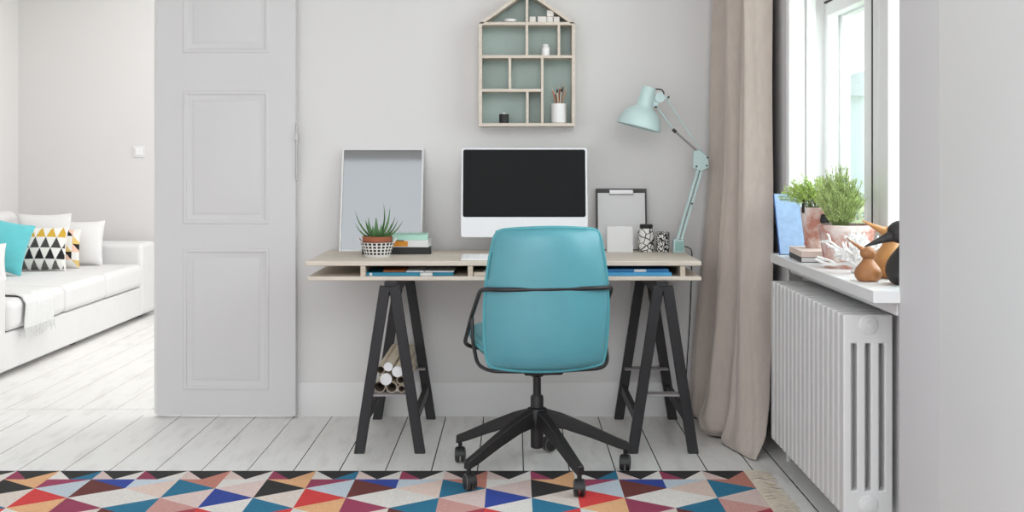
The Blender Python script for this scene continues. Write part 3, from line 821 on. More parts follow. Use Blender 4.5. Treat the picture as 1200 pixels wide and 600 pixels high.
j = thing('candle_cup', 'small black cup with a pale top in the bottom left shelf compartment', 'cup', (hx(590.5), HY+.045, zs))
bm = N(); lathe(bm, [(.019, 0), (.0215, .002), (.0215, .041), (.019, .041), (.018, .030), (.001, .030)], 28); link('cup_body', bm, BLK, j)
bm = N(); lathe(bm, [(.0175, .030), (.0175, .038), (.006, .041), (.005, .047), (.001, .048)], 20); link('candle', bm, PAPER, j)
j = thing('pencil_cup', 'white ceramic cup holding pencils and brushes on the house shelf', 'cup', (hx(655.5), HY+.05, zs))
bm = N(); lathe(bm, [(.030, 0), (.034, .004), (.034, .088), (.0315, .088), (.031, .006), (.001, .005)], 32); link('cup_body', bm, WPL, j)
pc = [(195,120,90),(60,58,60),(210,190,160),(170,96,70),(226,220,210),(120,84,60),(200,150,120)]
tp = [(-.032,.0,.168,'pencil'),(-.020,.01,.150,'pencil'),(-.008,-.008,.158,'brush'),(.004,.01,.180,'pencil'),(.012,-.006,.162,'brush'),(.022,.008,.190,'pencil'),(.034,-.004,.170,'pencil')]
names = ['leftmost pencil leaning out of the white cup, terracotta coloured','short dark pencil in the white cup, second from the left','pale slim paintbrush in the white cup leaning left','brown pencil standing upright in the middle of the white cup','white handled paintbrush just right of centre in the cup','tallest dark brown pencil in the white cup','rightmost pinkish pencil leaning out of the white cup']
for i, (tx, ty, tz, kd) in enumerate(tp):
    b0 = V(-tx*.35, -ty*.4, .012); t1 = V(tx*1.05, ty, tz*.97); dirv = (t1-b0).normalized()
    root = Vector(j.location)+b0
    t = thing('pencil' if kd == 'pencil' else 'paintbrush', names[i], kd if kd == 'pencil' else 'paintbrush', root, 0, 'pencils and brushes in the white cup')
    e = t1-b0
    bm = N(); tube(bm, [(0,0,0), e*.88], .0028, 8); link('shaft', bm, mat('shaft_%d' % i, srgb(*pc[i]), .5), t)
    bm = N()
    if kd == 'pencil': tube(bm, [e*.88, e], .0028, 8, rs=[.0028, .0004]); link('tip', bm, WOODX, t)
    else: tube(bm, [e*.88, e*.94, e], .003, 8, rs=[.0028, .0045, .001]); link('bristles', bm, mat('bristle', srgb(70,50,40), .8), t)

# ------------------------------------------------------------------ curtain
cu = thing('curtain', 'taupe linen curtain hanging in folds and puddling on the floor by the radiator', 'curtain', (.95, 5.0, 0))
keys = {
 2.62: [(.99,5.37),(.915,5.35),(.893,5.31),(.935,5.23),(1.04,5.17),(1.01,5.09),(.915,5.05),(.903,5.00),(.96,4.96),(1.05,4.945),(1.03,4.92),(.95,4.90),(.938,4.865),(.985,4.845),(1.045,4.838)],
 1.10: [(.97,5.37),(.885,5.34),(.862,5.29),(.91,5.21),(1.02,5.15),(.99,5.07),(.895,5.03),(.880,4.98),(.94,4.93),(1.04,4.92),(1.02,4.89),(.93,4.87),(.920,4.83),(.97,4.805),(1.038,4.80)],
 .45: [(.93,5.37),(.83,5.34),(.808,5.30),(.86,5.21),(.97,5.14),(.94,5.06),(.855,5.02),(.836,4.97),(.89,4.91),(.99,4.89),(.97,4.86),(.90,4.83),(.895,4.785),(.95,4.75),(1.02,4.74)],
 .16: [(.90,5.37),(.815,5.35),(.785,5.31),(.83,5.22),(.93,5.14),(.91,5.07),(.825,5.04),(.795,4.985),(.85,4.93),(.94,4.90),(.925,4.87),(.875,4.83),(.875,4.77),(.93,4.70),(.995,4.685)],
 .085: [(.89,5.37),(.81,5.35),(.775,5.31),(.82,5.21),(.91,5.12),(.89,5.05),(.80,5.02),(.768,4.965),(.83,4.91),(.915,4.895),(.90,4.87),(.862,4.84),(.858,4.78),(.915,4.68),(.975,4.65)],
 .04: [(.89,5.37),(.815,5.35),(.785,5.31),(.82,5.20),(.90,5.10),(.88,5.04),(.805,5.02),(.775,4.965),(.835,4.915),(.90,4.91),(.885,4.89),(.846,4.865),(.846,4.80),(.905,4.655),(.95,4.615)],
 .006: [(.90,5.37),(.83,5.36),(.81,5.33),(.84,5.23),(.89,5.13),(.88,5.06),(.83,5.04),(.812,5.00),(.855,4.965),(.90,4.955),(.885,4.93),(.850,4.89),(.850,4.83),(.893,4.655),(.925,4.58)],
}
zk = sorted(keys, reverse=True)
rows = []
for z_ in zk: rows.append((z_, [Vector((p.x, p.y, z_)) for p in smooth_path([(x_, y_, 0) for x_, y_ in keys[z_]], 6)]))
bm = N(); grid = []
for i in range(len(rows)-1):
    za, A = rows[i]; zb_, D_ = rows[i+1]; n = max(2, int((za-zb_)/.05)) if za-zb_ > .1 else 3
    Am = rows[i-1] if i > 0 else rows[i]; Dm = rows[min(i+2, len(rows)-1)]
    for k in range(n):
        t = k/n; row = []
        ts = t*t*(3-2*t) if i == 0 else t
        for idx, (p, q) in enumerate(zip(A, D_)):
            w = p.lerp(q, t); xy = p.lerp(q, ts*.5+t*.5)
            lowf = max(0, 1-w.z/.9); jit = .003*math.sin(idx*.35+w.z*5)+(.0035+.004*lowf)*math.sin(idx*1.05+w.z*(2+9*lowf))+.003*lowf*math.sin(idx*.5-w.z*38)
            row.append(Vector((xy.x+jit, xy.y+jit*.4, w.z)))
        grid.append(row)
grid.append(rows[-1][1])
vs = [[bm.verts.new(p-Vector((.95,5.0,0))) for p in r] for r in grid]
for i in range(len(vs)-1):
    for k in range(len(vs[0])-1): bm.faces.new((vs[i][k], vs[i][k+1], vs[i+1][k+1], vs[i+1][k]))
o = link('curtain_panel', bm, LINEN, cu, sharp=180); m_ = o.modifiers.new('s', 'SOLIDIFY'); m_.thickness = .004
m_ = o.modifiers.new('sub', 'SUBSURF'); m_.levels = 1; m_.render_levels = 1
t = thing('curtain_rail', 'white curtain rail above the window', 'curtain rail', (.96, 4.2, 2.62))
bm = N(); box(bm, -.012, .012, -1.2, 1.2, .0, .03); link('rail', bm, WPL, t, bevel=.003)
for yy in (-1.0, 0, 1.0): link('bracket', B(.012, XR-.96, yy-.015, yy+.015, .005, .025), WPL, t)

# ------------------------------------------------------------------ radiator
RX0, RD = .980, .148; RY0, RY1 = 3.56, 4.565
ra = thing('radiator', 'white column radiator mounted under the window sill', 'radiator', (RX0+RD/2, (RY0+RY1)/2, .095))
ro = Vector(ra.location); NS = 17; pit = (RY1-RY0-.044)/(NS-1)
def rl(bm):
    for v in bm.verts: v.co -= ro
    return bm
bm = N(); zt = .698; zb0 = .095
cw = (RD-3*.0155)/4
def rr2(x0,x1,z0,z1,r): return rrect(x0,x1,z0,z1,r,4)
# section: outline with three slots, built as a quad strip set
def section_mesh():
    bm = N(); t = .044
    xs = [0]
    for k in range(4):
        xs += [xs[-1]+cw]
        if k < 3: xs += [xs[-1]+.0155]
    zs_ = [zb0, zb0+.078, .611, zt]
    # solid cells: all columns in the middle band, everything in the bands above and below
    def cell(i, j): return not (j == 1 and i % 2 == 1)
    g = {}
    def v(i, j, s):
        if (i, j, s) not in g:
            g[(i, j, s)] = bm.verts.new((RX0+xs[i], s*t/2, zs_[j]))
        return g[(i, j, s)]
    for i in range(7):
        for j in range(3):
            if not cell(i, j): continue
            for s in (-1, 1): 
                f = [v(i,j,s), v(i+1,j,s), v(i+1,j+1,s), v(i,j+1,s)]
                bm.faces.new(f)
            def ex(a, b): return 0 <= a < 7 and 0 <= b < 3 and cell(a, b)
            if not ex(i-1, j): bm.faces.new([v(i,j,-1), v(i,j+1,-1), v(i,j+1,1), v(i,j,1)])
            if not ex(i+1, j): bm.faces.new([v(i+1,j,-1), v(i+1,j,1), v(i+1,j+1,1), v(i+1,j+1,-1)])
            if not ex(i, j-1): bm.faces.new([v(i,j,-1), v(i,j,1), v(i+1,j,1), v(i+1,j,-1)])
            if not ex(i, j+1): bm.faces.new([v(i,j+1,-1), v(i+1,j+1,-1), v(i+1,j+1,1), v(i,j+1,1)])
    return bm
s0 = None
for k in range(NS):
    yc = RY0+.022+pit*k
    if s0 is None:
        bm = section_mesh()
        for v in bm.verts: v.co -= Vector((ro.x, 0, ro.z))
        s0 = link('section', bm, WHITEP, ra, bevel=.0065, seg=3); s0.location = (0, yc-ro.y, 0)
    else:
        c = s0.copy(); C.objects.link(c); c.location = (0, yc-ro.y, 0)
bm = N()
for zz_ in (zb0+.037, zt-.037): cyl(bm, (RX0+RD/2, RY0+.02, zz_), (RX0+RD/2, RY1-.02, zz_), .026, 20)
link('header_pipe', rl(bm), WHITEP, ra)
for zz_ in (zb0+.037, zt-.030):
    bm = N(); lathe(bm, [(.030, 0), (.030, .006), (.024, .008), (.024, .012), (.012, .014), (.012, .020), (.002, .021)], 24, c=(RX0+RD/2, RY0+.002, zz_), M=Matrix.Rotation(PI/2, 4, 'X')); link('end_plug', rl(bm), WHITEP, ra)
for yy in (RY0+.2, RY1-.2):
    for zz_ in (.16, .6): link('wall_bracket', rl(B(RX0+RD-.01, 1.1455, yy-.012, yy+.012, zz_, zz_+.03)), WHITEP, ra)
bm = N(); tube(bm, round_path([(RX0+RD/2, RY1-.01, .13), (RX0+RD/2, RY1+.03, .13), (RX0+RD/2, RY1+.03, 0)], .02), .009, 10); link('feed_pipe', rl(bm), WHITEP, ra)

# ------------------------------------------------------------------ things on the sill
ZS = .794
Mt = Matrix.Rotation(math.radians(-26), 4, 'X')
bb = thing('blue_book', 'blue cloth book standing upright and leaning at the far end of the sill', 'book', (1.062, 4.572, ZS+.0055))
bm = box(N(), -.045, .055, 0, .012, 0, .252); bm.transform(Mt); link('cover', bm, BLUEB, bb, bevel=.001)
bm = box(N(), -.0465, -.0445, -.001, .013, 0, .252); bm.transform(Mt); tag(link('spine', bm, BLUED, bb), 'darker blue spine')
GS = 'two books stacked at the far end of the window sill'
book('book', 'book with black spine and white pages, lower of the two on the sill', (1.085, 4.375, ZS), .115, .26, .0185, BLK, PAPER, spine='left', rz=math.radians(-4), group=GS)
book('book', 'pale pink book, upper of the two stacked on the sill', (1.087, 4.375, ZS+.0187), .118, .265, .021, PINKB, PINKB, spine='left', rz=math.radians(-4), group=GS)
def pot(name, label, loc, rt, rb, h, sr, tagc=False):
    t = thing(name, label, 'potted plant', loc)
    bm = N(); lathe(bm, [(rb*.9, .008), (rb, .010), (rt*.97, h-.022), (rt*.97, h-.020), (rt, h-.020), (rt, h-.002), (rt-.002, h), (rt-.008, h), (rt-.010, h-.02), (rb*.85, .02)], 36)
    p = link('pot', bm, WASH, t)
    bm = N(); lathe(bm, [(sr*.85, 0), (sr*.88, 0), (sr, .018), (sr-.004, .018), (sr*.82, .007), (.002, .006)], 32); link('saucer', bm, WASH, t)
    bm = N(); lathe(bm, [(rt-.010, h-.03), (rt-.010, h-.014), (.002, h-.012)], 24); link('soil', bm, SOIL, t)
    return t, p
p1, pp1 = pot('potted_herb', 'fluffy green herb in a tall whitewashed pot standing on the sill books', (1.118, 4.42, ZS+.0400), .060, .043, .150, .047)
bm = N()
prism(bm, [(-.003, .10), (.012, .088), (.018, .098), (.03, .082), (.034, .108), (.022, .118), (.018, .128), (.002, .126)], -.060, -.0545)
tag(link('stencil_mark', bm, BLK, p1), 'black cut-out mark on the pot')
tag(link('plant_marker', B(-.062, -.052, -.03, -.026, .13, .178), BLK, p1), 'black plant marker')
def needle(bm, p, d, L, w):
    u, s = basis(d); q = p+d*L; m = p+d*L*.5
    A = [bm.verts.new(m+(u*math.cos(a)+s*math.sin(a))*w) for a in (0, 2.09, 4.19)]
    b0 = bm.verts.new(p); e = bm.verts.new(q)
    for i in range(3):
        bm.faces.new((b0, A[i], A[(i+1) % 3])); bm.faces.new((e, A[(i+1) % 3], A[i]))
def rvec(): 
    while True:
        v = Vector((random.uniform(-1,1), random.uniform(-1,1), random.uniform(-1,1)))
        if .1 < v.length < 1: return v.normalized()
random.seed(3)
bm = N(); bs2 = N()
for i in range(120):
    a = random.uniform(0, 2*PI); r = random.uniform(.15, 1)**.6
    top = Vector((math.cos(a)*r*.108-.030, math.sin(a)*r*.075, .150+.135*math.sqrt(max(.02, 1-r*r*.9))*random.uniform(.5, 1.02)))
    b0 = Vector((math.cos(a)*r*.028, math.sin(a)*r*.028, .136))
    pts = [b0.lerp(top, k/6)+Vector((0,0,.014*math.sin(k/6*PI))) for k in range(7)]
    tube(bs2, pts, .0008, 4)
    for k in range(30):
        t = random.uniform(.3, 1); p = b0.lerp(top, t)+Vector((0,0,.014*math.sin(t*PI)))
        d = (rvec()+V(0,0,.35)+Vector((top.x, top.y, 0))*3).normalized(); needle(bm, p, d, random.uniform(.008, .017), .0016)
link('foliage', bm, HERB, p1); link('stems', bs2, STEM, p1)
p2, pp2 = pot('potted_rosemary', 'tall rosemary in the wide whitewashed pot behind the white coral', (1.126, 4.05, ZS), .096, .074, .146, .082)
bm = N(); bs2 = N()
for i in range(150):
    a = random.uniform(0, 2*PI); r = random.uniform(.05, 1)**.55
    hh = .222*math.sqrt(max(.10, 1-r*r*.78))*random.uniform(.62, 1.0)
    top = Vector((math.cos(a)*r*.084-.018, math.sin(a)*r*.075, .138+hh))
    b0 = Vector((math.cos(a)*r*.022-.02, math.sin(a)*r*.03, .134))
    bend = Vector((math.cos(a), math.sin(a), 0))*-.005*r
    def P_(t): return b0.lerp(top, t)+bend*math.sin(t*PI)
    tube(bs2, [P_(k/6) for k in range(7)], .0011, 4)
    for k in range(34):
        t = random.uniform(.18, 1); p = P_(t); ax_ = (top-b0).normalized()
        d = (ax_*1.1+rvec()*.85).normalized(); needle(bm, p, d, random.uniform(.010, .021), .0013)
link('foliage', bm, ROSE, p2); link('stems', bs2, STEM, p2)
# coral
random.seed(11)
bm = N(); lathe(bm, [(.026, 0), (.031, .006), (.022, .016), (.004, .022)], 16, c=(.012, 0, 0))
def branch(p, d, L, r, dep):
    pts = [p]; q = p; dd = d
    for k in range(4):
        dd = (dd+rvec()*.28).normalized(); q = q+dd*L/4; q.z = max(q.z, .012); pts.append(q)
    tube(bm, smooth_path(pts, 2), r, 7, rs=[r*(1-.45*k/8) for k in range(9)])
    bmesh.ops.create_icosphere(bm, subdivisions=1, radius=r*.62, matrix=Matrix.Translation(q))
    if dep:
        for k in range(random.choice((2, 3))):
            branch(pts[random.choice((2, 3, 4))], (dd+rvec()*.7+V(0,0,.35)).normalized(), L*random.uniform(.5, .72), r*.82, dep-1)
for d in ((-1,-.1,.75),(-.8,.2,.95),(-.5,-.3,.9),(-.2,.3,1),(-1,.3,.5),(-.85,-.4,.5),(.35,-.2,.9),(.7,.2,.8),(.1,-.5,.9),(.9,-.1,.6),(-.3,-.6,.6),(.35,.4,1),(0,0,1),(.6,-.4,.5),(-.6,.1,1.1),(.2,.1,.9)):
    branch(V(.008, 0, .020), Vector(d).normalized(), .064*(1.2 if d[0] < -.7 else 1), .0078, 2)
tag(link('coral', bm, CORAL, None, loc=(1.100, 3.845, ZS), sharp=80), 'white branching coral in front of the rosemary pot', 'coral')
# wooden birds
def bird(name, label, loc, rb, hb_, rh, beak, m, eye=True, head=(0,0), grp='wooden birds on the window sill', eyem=None, beakr=.3):
    t = thing(name, label, 'wooden bird', loc, 0, grp)
    prof = []; n = 22
    for i in range(n+1):
        q = i/n; z_ = hb_*q
        r_ = rb*(math.sin(min(1, (q*.93+.13))**.78*PI))**.62 if q < .97 else rb*.35
        prof.append((max(r_, rb*.38), z_))
    prof = [(rb*.62, 0)]+[(rb*f, hb_*q) for q, f in ((.02,.70),(.08,.83),(.18,.95),(.30,1.0),(.42,.985),(.54,.91),(.66,.78),(.77,.62),(.86,.49),(.93,.42),(1.0,.40))]
    bm = N(); lathe(bm, prof, 36); link('body', bm, m, t, sharp=50)
    hc = V(head[0], head[1], hb_+rh*.72)
    bm = N(); bmesh.ops.create_uvsphere(bm, u_segments=28, v_segments=18, radius=rh, matrix=Matrix.Translation(hc) @ Matrix.Diagonal((1.05, .95, .9, 1)))
    hd_ = link('head', bm, m, t, sharp=80)
    b = Vector(beak); d = b.normalized()
    pts = [hc+d*rh*.35, hc+d*rh*.8, hc+d*(rh+.35*b.length), hc+d*(rh*.9+b.length)]
    r1 = rh*beakr*2
    bm = N(); tube(bm, smooth_path(pts, 5), r1, 14, rs=[r1*(1-(k/15)**1.15)+.0012 for k in range(16)])
    link('beak', bm, m, t, sharp=60)
    if eyem:
        sd = d.cross(V(0,0,1)).normalized()
        for s in (-1, 1):
            bm = N(); bmesh.ops.create_uvsphere(bm, u_segments=12, v_segments=8, radius=rh*.24, matrix=Matrix.Translation(hc+sd*s*rh*.9+V(0,0,rh*.18)-d*rh*.05)); link('eye', bm, eyem, t)
    return t
bird('wooden_bird', 'smallest brown wooden bird with a short beak at the near end of the sill', (1.065, 3.60, ZS), .0405, .068, .0225, (-.050, -.005, .034), OAK, beakr=.22)
bird('wooden_bird', 'honey coloured wooden bird with thick raised beak behind the small brown one', (1.166, 3.70, ZS), .062, .112, .030, (-.066, 0, .032), OAKL, beakr=.30)
bird('wooden_bird', 'black wooden bird with long thin beak and pale eye at the window pier', (1.160, 3.505, ZS), .070, .126, .038, (-.080, -.01, -.030), BIRDB, eyem=EYE, beakr=.30, head=(-.026, 0))

# ------------------------------------------------------------------ rug
RX = .0589; RCW = .318/2; RV0 = 4.443; RVH = .1185
col = dict(K=srgb(42,40,40), W=srgb(236,230,224), C=srgb(232,218,208), P=srgb(230,206,200), p=srgb(214,160,152), T=srgb(38,118,152), B=srgb(48,72,160), R=srgb(226,66,66),
           O=srgb(236,182,134), M=srgb(160,62,94), N=srgb(110,52,48), L=srgb(206,216,226), t=srgb(200,132,116), D=srgb(34,92,126), r=srgb(176,62,76), e=srgb(230,206,194))
# for strip h: sequences of right-pointing (base on line h) and left-pointing (base on line h+1) triangles, top to bottom
right = {0: ['K','T','W','M'], 2: ['N','M','L','D'], 4: ['T','p','K','O'], 1: ['M','R','W','T'], 3: ['L','W','N','p'], 5: ['W','B','R','C']}
left = {0: ['O','C','R','L'], 2: ['B','W','C','P'], 4: ['t','P','r','W'], 1: ['L','O','N','B'], 3: ['e','T','M','K'], 5: ['P','W','T','O']}
rug = thing('rug', 'flat woven rug of multicoloured triangles with cream fringe under the chair', 'rug', (-.6, 3.7, 0))
bm = N(); fc = []
RZ = .0025; VMAX = 17; H0, H1 = -14, 5
def rv(h, v): return bm.verts.new((RX+h*RCW+.6, RV0-v*RVH-3.7, RZ))
def clip(poly, vmin, vmax):
    def cut(P, f, inter):
        out = []
        for i in range(len(P)):
            a, b = P[i-1], P[i]
            if f(b):
                if not f(a): out.append(inter(a, b))
                out.append(b)
            elif f(a): out.append(inter(a, b))
        return out
    for lim, sg in ((vmin, 1), (vmax, -1)):
        def inter(a, b, lim=lim):
            t = (lim-a[1])/(b[1]-a[1]); return (a[0]+(b[0]-a[0])*t, lim)
        poly = cut(poly, lambda q, lim=lim, sg=sg: sg*(q[1]-lim) >= -1e-9, inter)
        if len(poly) < 3: return []
    return poly
def addtri(P, c, vmin=1, vmax=VMAX-1):
    P = clip(P, vmin, vmax)
    if len(P) < 3: return
    f = bm.faces.new([rv(*q) for q in P]); fc.append(c)
def jit(c):
    k = random.uniform(.93, 1.05); return (c[0]*k, c[1]*k, c[2]*k, 1)
random.seed(5)
for h in range(H0, H1):
    hm = h % 6
    par = h % 2     # even line -> vertices at odd v
    # right-pointing: base on line h from v to v+2
    v = 1 if par == 0 else 0
    k = 0
    while v < VMAX:
        addtri([(h, v), (h, v+2), (h+1, v+1)], jit(col[right[hm][k % 4]])); v += 2; k += 1
    v = 0 if par == 0 else 1
    k = 0
    while v < VMAX:
        addtri([(h+1, v), (h+1, v+2), (h, v+1)], jit(col[left[hm][k % 4]])); v += 2; k += 1
    # stray half triangles at the far edge (v<1) handled by clipping
    v = -1 if par == 0 else -2
    # border rows
    bl = {0:'W',1:'O',2:'T',3:'W',4:'W',5:'t'}; br = {0:'M',1:'W',2:'P',3:'M',4:'P',5:'P'}
    for (a, b, s) in ((0, 1, 1), (VMAX, VMAX-1, -1)):
        def tri(P, c):
            bm.faces.new([rv(*q) for q in P]); fc.append(jit(col[c]))
        tri([(h, a), (h+1, a), (h+.5, b)], 'K')
        tri([(h, a), (h, b), (h+.5, b)], br[hm])
        tri([(h+1, a), (h+1, b), (h+.5, b)], bl[(h+1) % 6])
n0 = len(fc)
# body thickness underneath
box(bm, RX+H0*RCW+.6, RX+H1*RCW+.6, RV0-VMAX*RVH-3.7, RV0-3.7, .0005, RZ-.0003)
fc += [col['K'] if i in (4,) else col['C'] for i in range(6)]
me = bpy.data.meshes.new('rug_weave'); 
for f in bm.faces:
    if f.normal.z < 0 and f.index < 0: pass
bm.faces.ensure_lookup_table(); bm.normal_update()
for i, f in enumerate(bm.faces):
    if i < n0 and f.normal.z < 0: f.normal_flip()
bm.to_mesh(me); bm.free(); me.materials.append(RUG)
o = bpy.data.objects.new('rug_weave', me); C.objects.link(o); o.parent = rug
color_faces(o, lambda p: fc[p.index])
for side, xe in ((1, RX+H1*RCW), (-1, RX+H0*RCW)):
    bm = N(); y_ = RV0-.01
    while y_ > RV0-VMAX*RVH:
        L = random.uniform(.07, .098); dy = random.uniform(-.03, .012)
        p = [(xe+.6-side*.004, y_-3.7, .004), (xe+.6+side*L*.35, y_-3.7+dy*.3, .008+random.uniform(0,.004)), (xe+.6+side*L*.7, y_-3.7+dy, .005), (xe+.6+side*L, y_-3.7+dy*1.6, .0028)]
        tube(bm, smooth_path(p, 2), .002, 5, rs=[.0022,.0024,.0024,.0023,.0022,.0018,.001]); y_ -= random.uniform(.005, .009)
    tag(link('fringe', bm, FRINGE, rug), 'cream thread fringe', kind='stuff')

# ------------------------------------------------------------------ sofa in the far room
so = thing('sofa', 'long white sofa with block arms in the far room seen through the opening', 'sofa', (-3.2, 7.54, 0))
def sl_(bm):
    for v in bm.verts: v.co -= Vector((-3.2, 7.54, 0))
    return bm
XF, XBK = -2.70, -3.76
link('base', sl_(B(XBK, XF-.006, 6.10, 8.98, .03, .235)), SOFA, so, bevel=.015, seg=3)
for a, b in ((6.08, 6.36), (8.655, 9.0)): link('arm', sl_(B(XBK, XF, a, b, .03, .55)), SOFA, so, bevel=.035, seg=4)
for a, b in ((6.362, 7.165), (7.169, 7.885), (7.889, 8.653)):
    link('seat_cushion', sl_(B(-3.68, XF+.012, a, b, .238, .405)), SOFA, so, bevel=.045, seg=5)
link('back_frame', sl_(B(XBK, -3.685, 6.362, 8.653, .235, .72)), SOFA, so, bevel=.04, seg=4)
for a, b in ((6.37, 7.16), (7.17, 7.88), (7.89, 8.64)):
    bm = N(); prism(bm, [(-3.68, .41), (-3.53, .41), (-3.59, .78), (-3.68, .80)], a, b)
    link('back_cushion', sl_(bm), SOFA, so, bevel=.05, seg=5)
for x_ in (-3.68, -2.80):
    for y_ in (6.2, 7.5, 8.85): link('foot', sl_(B(x_-.03, x_+.03, y_-.03, y_+.03, 0, .035)), BLACKP, so)
def cushion(name, label, loc, w, h, t, rz, tilt, m, roll=0, grp='cushions on the white sofa', colfn=None, n=20):
    def fn(u, v, s):
        pin = 1-.07*(1-abs(u)**2)*abs(v)**3 ; pin2 = 1-.07*(1-abs(v)**2)*abs(u)**3
        x = u*w/2*pin2; z = v*h/2*pin
        th = t/2*((1-u*u)**.55)*((1-v*v)**.55)
        return Vector((x, s*th, z))
    bm = N(); puff(bm, fn, n, n)
    M = Matrix.Rotation(rz, 4, 'Z') @ Matrix.Rotation(tilt, 4, 'X') @ Matrix.Rotation(roll, 4, 'Y')
    bm.transform(M)
    zmin = min(v.co.z for v in bm.verts)
    for v in bm.verts: v.co.z -= zmin
    o = link(name, bm, m, None, loc=loc, sharp=80)
    inv = M.inverted()
    if colfn:
        def cf(p):
            c = p.center.copy(); c.z += zmin; q = inv @ c
            return colfn(q.x/(w/2), q.z/(h/2))
        color_faces(o, cf)
    return tag(o, label, 'cushion', grp)
def tripat(u, v):
    # rows of triangles on white
    rows_ = 4; y = (v+1)/2*rows_*1.02; j_ = int(min(rows_-1, max(0, y))); fy = y-j_
    cols = 5.5; x = (u+1)/2*cols+(.5 if j_ % 2 else 0); fx = x-math.floor(x)
    inside = abs(fx-.5) < .46*(1-fy)
    c = [srgb(96,94,90), srgb(30,30,32), srgb(70,68,66), srgb(214,172,62)][j_]
    if inside and abs(u) < .92 and abs(v) < .93: return c
    return srgb(238,236,232)
def patb(u, v):
    x = (u+1)/2*6; y = (v+1)/2*5; i, j_ = int(x), int(y)
    k = (i*7+j_*5) % 6
    if (x-i)+(y-j_) > 1: k = (k+3) % 6
    return [srgb(30,30,32), srgb(238,236,232), srgb(228,196,120), srgb(240,200,178), srgb(238,236,232), srgb(238,236,232)][k]
ZQ = .404
F = math.radians
cushion('cushion', 'plain white cushion at the far arm of the sofa', (-3.10, 8.53, ZQ), .33, .33, .13, F(6), F(-14), PWHITE)
cushion('cushion', 'plain white cushion mostly hidden behind the patterned cushions', (-3.33, 8.46, ZQ), .36, .38, .12, F(12), F(-10), PWHITE)
cushion('cushion', 'cushion with black, pink and mustard marks behind the triangle cushion', (-3.17, 8.30, ZQ), .30, .28, .11, F(8), F(-14), PRINT, colfn=patb, n=60)
cushion('cushion', 'white cushion printed with rows of mustard and charcoal triangles', (-3.23, 8.12, ZQ), .37, .31, .13, F(8), F(-16), PRINT, colfn=tripat, n=90)
cushion('cushion', 'teal cushion tilted against the triangle cushion', (-3.345, 7.76, ZQ), .36, .35, .14, F(18), F(-20), PTEAL, roll=F(14))
cushion('cushion', 'white cushion at the left frame edge in front of the teal one', (-3.33, 7.40, ZQ), .34, .26, .14, F(25), F(-28), PWHITE)
# throw
bm = N(); grid = []
path = [(-3.30, .409), (-3.0, .411), (-2.80, .413), (-2.71, .407), (-2.676, .375), (-2.672, .30), (-2.670, .235)]
pth = smooth_path([(a, 0, b) for a, b in path], 5)
for i, p in enumerate(pth):
    row = []
    tt = i/len(pth)
    for k in range(31):
        y_ = 6.50+.40*k/30+.12*(1-tt)**1.5*(1 if k else 1)
        wv = .006*math.sin(k*.9+tt*3)+.005*math.sin(k*2.1)
        up = tt < .62
        row.append(bm.verts.new(Vector((p.x+(0 if up else abs(wv)+.003), y_, p.z+(abs(wv)+.002 if up else 0)))-Vector((-2.9, 6.7, .41))))
    grid.append(row)
for i in range(len(grid)-1):
    for k in range(30): bm.faces.new((grid[i][k], grid[i][k+1], grid[i+1][k+1], grid[i+1][k]))
th = thing('throw_blanket', 'white knitted throw draped over the front of the sofa seat', 'throw blanket', (-2.9, 6.7, .41))
o = link('cloth', bm, THROW, th, sharp=180); m_ = o.modifiers.new('s', 'SOLIDIFY'); m_.thickness = .006; m_.offset = 1
bm = N()
for k in range(46):
    y_ = 6.50+.40*k/45; x_ = -2.662+random.uniform(0, .006)
    tube(bm, [Vector((x_, y_, .24))-Vector((-2.9,6.7,.41)), Vector((x_+random.uniform(0,.012), y_+random.uniform(-.01,.01), .19+random.uniform(-.01,.02)))-Vector((-2.9,6.7,.41))], .0022, 5)
tag(link('fringe', bm, THROW, th), None, kind='stuff')

# ------------------------------------------------------------------ outside the window
struct('ground', B(1.7, 60, -20, 60, -3.3, -3.0), LAWN)
random.seed(21)
def shrub(name, label, loc, r, h, m, grp):
    t = thing(name, label, 'tree', loc, 0, grp)
    bm = N(); tube(bm, [(0,0,0), (.05,0,h*.5), (0,.1,h-r*.6)], .12, 8, rs=[.16,.11,.07]); link('trunk', bm, BARK, t)
    bm = N()
    for k in range(1500):
        v = rvec()*r*(random.random()**.25); v.z *= .9; p = v+V(0,0,h)
        p += rvec()*.1; d = rvec(); u, s = basis(d); a = .10
        vs_ = [bm.verts.new(p+u*a), bm.verts.new(p+s*a*.5), bm.verts.new(p-u*a), bm.verts.new(p-s*a*.5+d*.03)]
        bm.faces.new(vs_[:3]); bm.faces.new((vs_[0], vs_[2], vs_[3]))
    link('crown', bm, m, t)
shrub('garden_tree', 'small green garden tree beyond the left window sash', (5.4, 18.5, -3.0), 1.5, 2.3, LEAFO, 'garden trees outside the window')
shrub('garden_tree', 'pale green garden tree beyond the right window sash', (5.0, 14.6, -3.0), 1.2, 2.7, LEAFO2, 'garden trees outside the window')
h_ = thing('far_house', 'far house beyond the garden trees, its walls paled by painted haze', 'house', (16, 48, -3.0))
link('wall', B(-6, 6, -4, 4, 0, 6.6), HOUSE, h_); bm = N(); prism(bm, [(-6.4, 6.5), (6.4, 6.5), (0, 8.3)], -4.3, 4.3); link('roof', bm, ROOFM, h_)

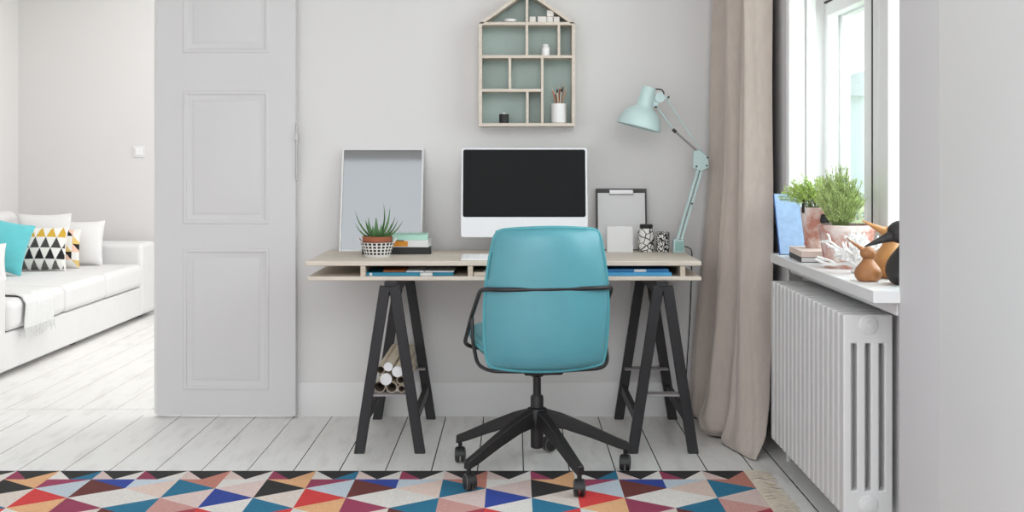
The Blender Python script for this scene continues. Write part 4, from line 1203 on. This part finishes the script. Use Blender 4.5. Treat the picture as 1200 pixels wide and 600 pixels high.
# ------------------------------------------------------------------ light
w = bpy.data.worlds.new('world'); sc.world = w; w.use_nodes = True
n = w.node_tree.nodes; l = w.node_tree.links; bg = n['Background']
tc = n.new('ShaderNodeTexCoord'); sp_ = n.new('ShaderNodeSeparateXYZ'); l.new(tc.outputs['Generated'], sp_.inputs[0])
rp = n.new('ShaderNodeValToRGB'); rp.color_ramp.elements[0].position = 0; rp.color_ramp.elements[0].color = (1, 1, 1, 1)
rp.color_ramp.elements[1].position = .9; rp.color_ramp.elements[1].color = (.80, .90, 1, 1)
l.new(sp_.outputs[2], rp.inputs['Fac']); l.new(rp.outputs['Color'], bg.inputs['Color']); bg.inputs['Strength'].default_value = 1.55
def area(name, loc, rot, sx, sy, e, c=(1,1,1)):
    L = bpy.data.lights.new(name, 'AREA'); L.shape = 'RECTANGLE'; L.size = sx; L.size_y = sy; L.energy = e; L.color = c
    o = bpy.data.objects.new(name, L); C.objects.link(o); o.location = loc; o.rotation_euler = rot; return o
area('window_daylight', (1.62, 4.0, 1.75), (0, math.radians(68), 0), 1.5, 1.5, 28, (.96, .98, 1))
area('far_room_side_fill', (1.2, 7.35, 1.6), (0, PI/2, 0), 2.0, 2.4, 18, (.99, .995, 1))  # added light at an unseen side opening, brightens the far room
area('far_room_top_fill', (-1.3, 7.3, 2.85), (0, 0, 0), 3.4, 2.6, 41, (1, 1, 1))  # added overhead fill standing in for ceiling bounce, no lamp hangs here
area('room_top_fill', (1.0, -1.6, 3.2), (math.radians(52), 0, math.radians(9)), 2.6, 1.6, 48, (1, 1, 1))  # unseen soft fill added above and behind the camera to lift the floor

# ------------------------------------------------------------------ camera
cam = bpy.data.cameras.new('camera'); co = bpy.data.objects.new('camera', cam); C.objects.link(co)
co.location = (0, 0, 1.16); co.rotation_euler = (PI/2, 0, 0)
cam.sensor_width = 36; cam.lens = 36*1400/1200; cam.shift_x = -3/1200; cam.shift_y = -113/1200; cam.clip_start = .05; cam.clip_end = 200
sc.camera = co
sc.view_settings.view_transform = 'Standard'; sc.view_settings.look = 'None'; sc.view_settings.gamma = 1; sc.view_settings.use_curve_mapping = False
sc.view_settings.exposure = .37
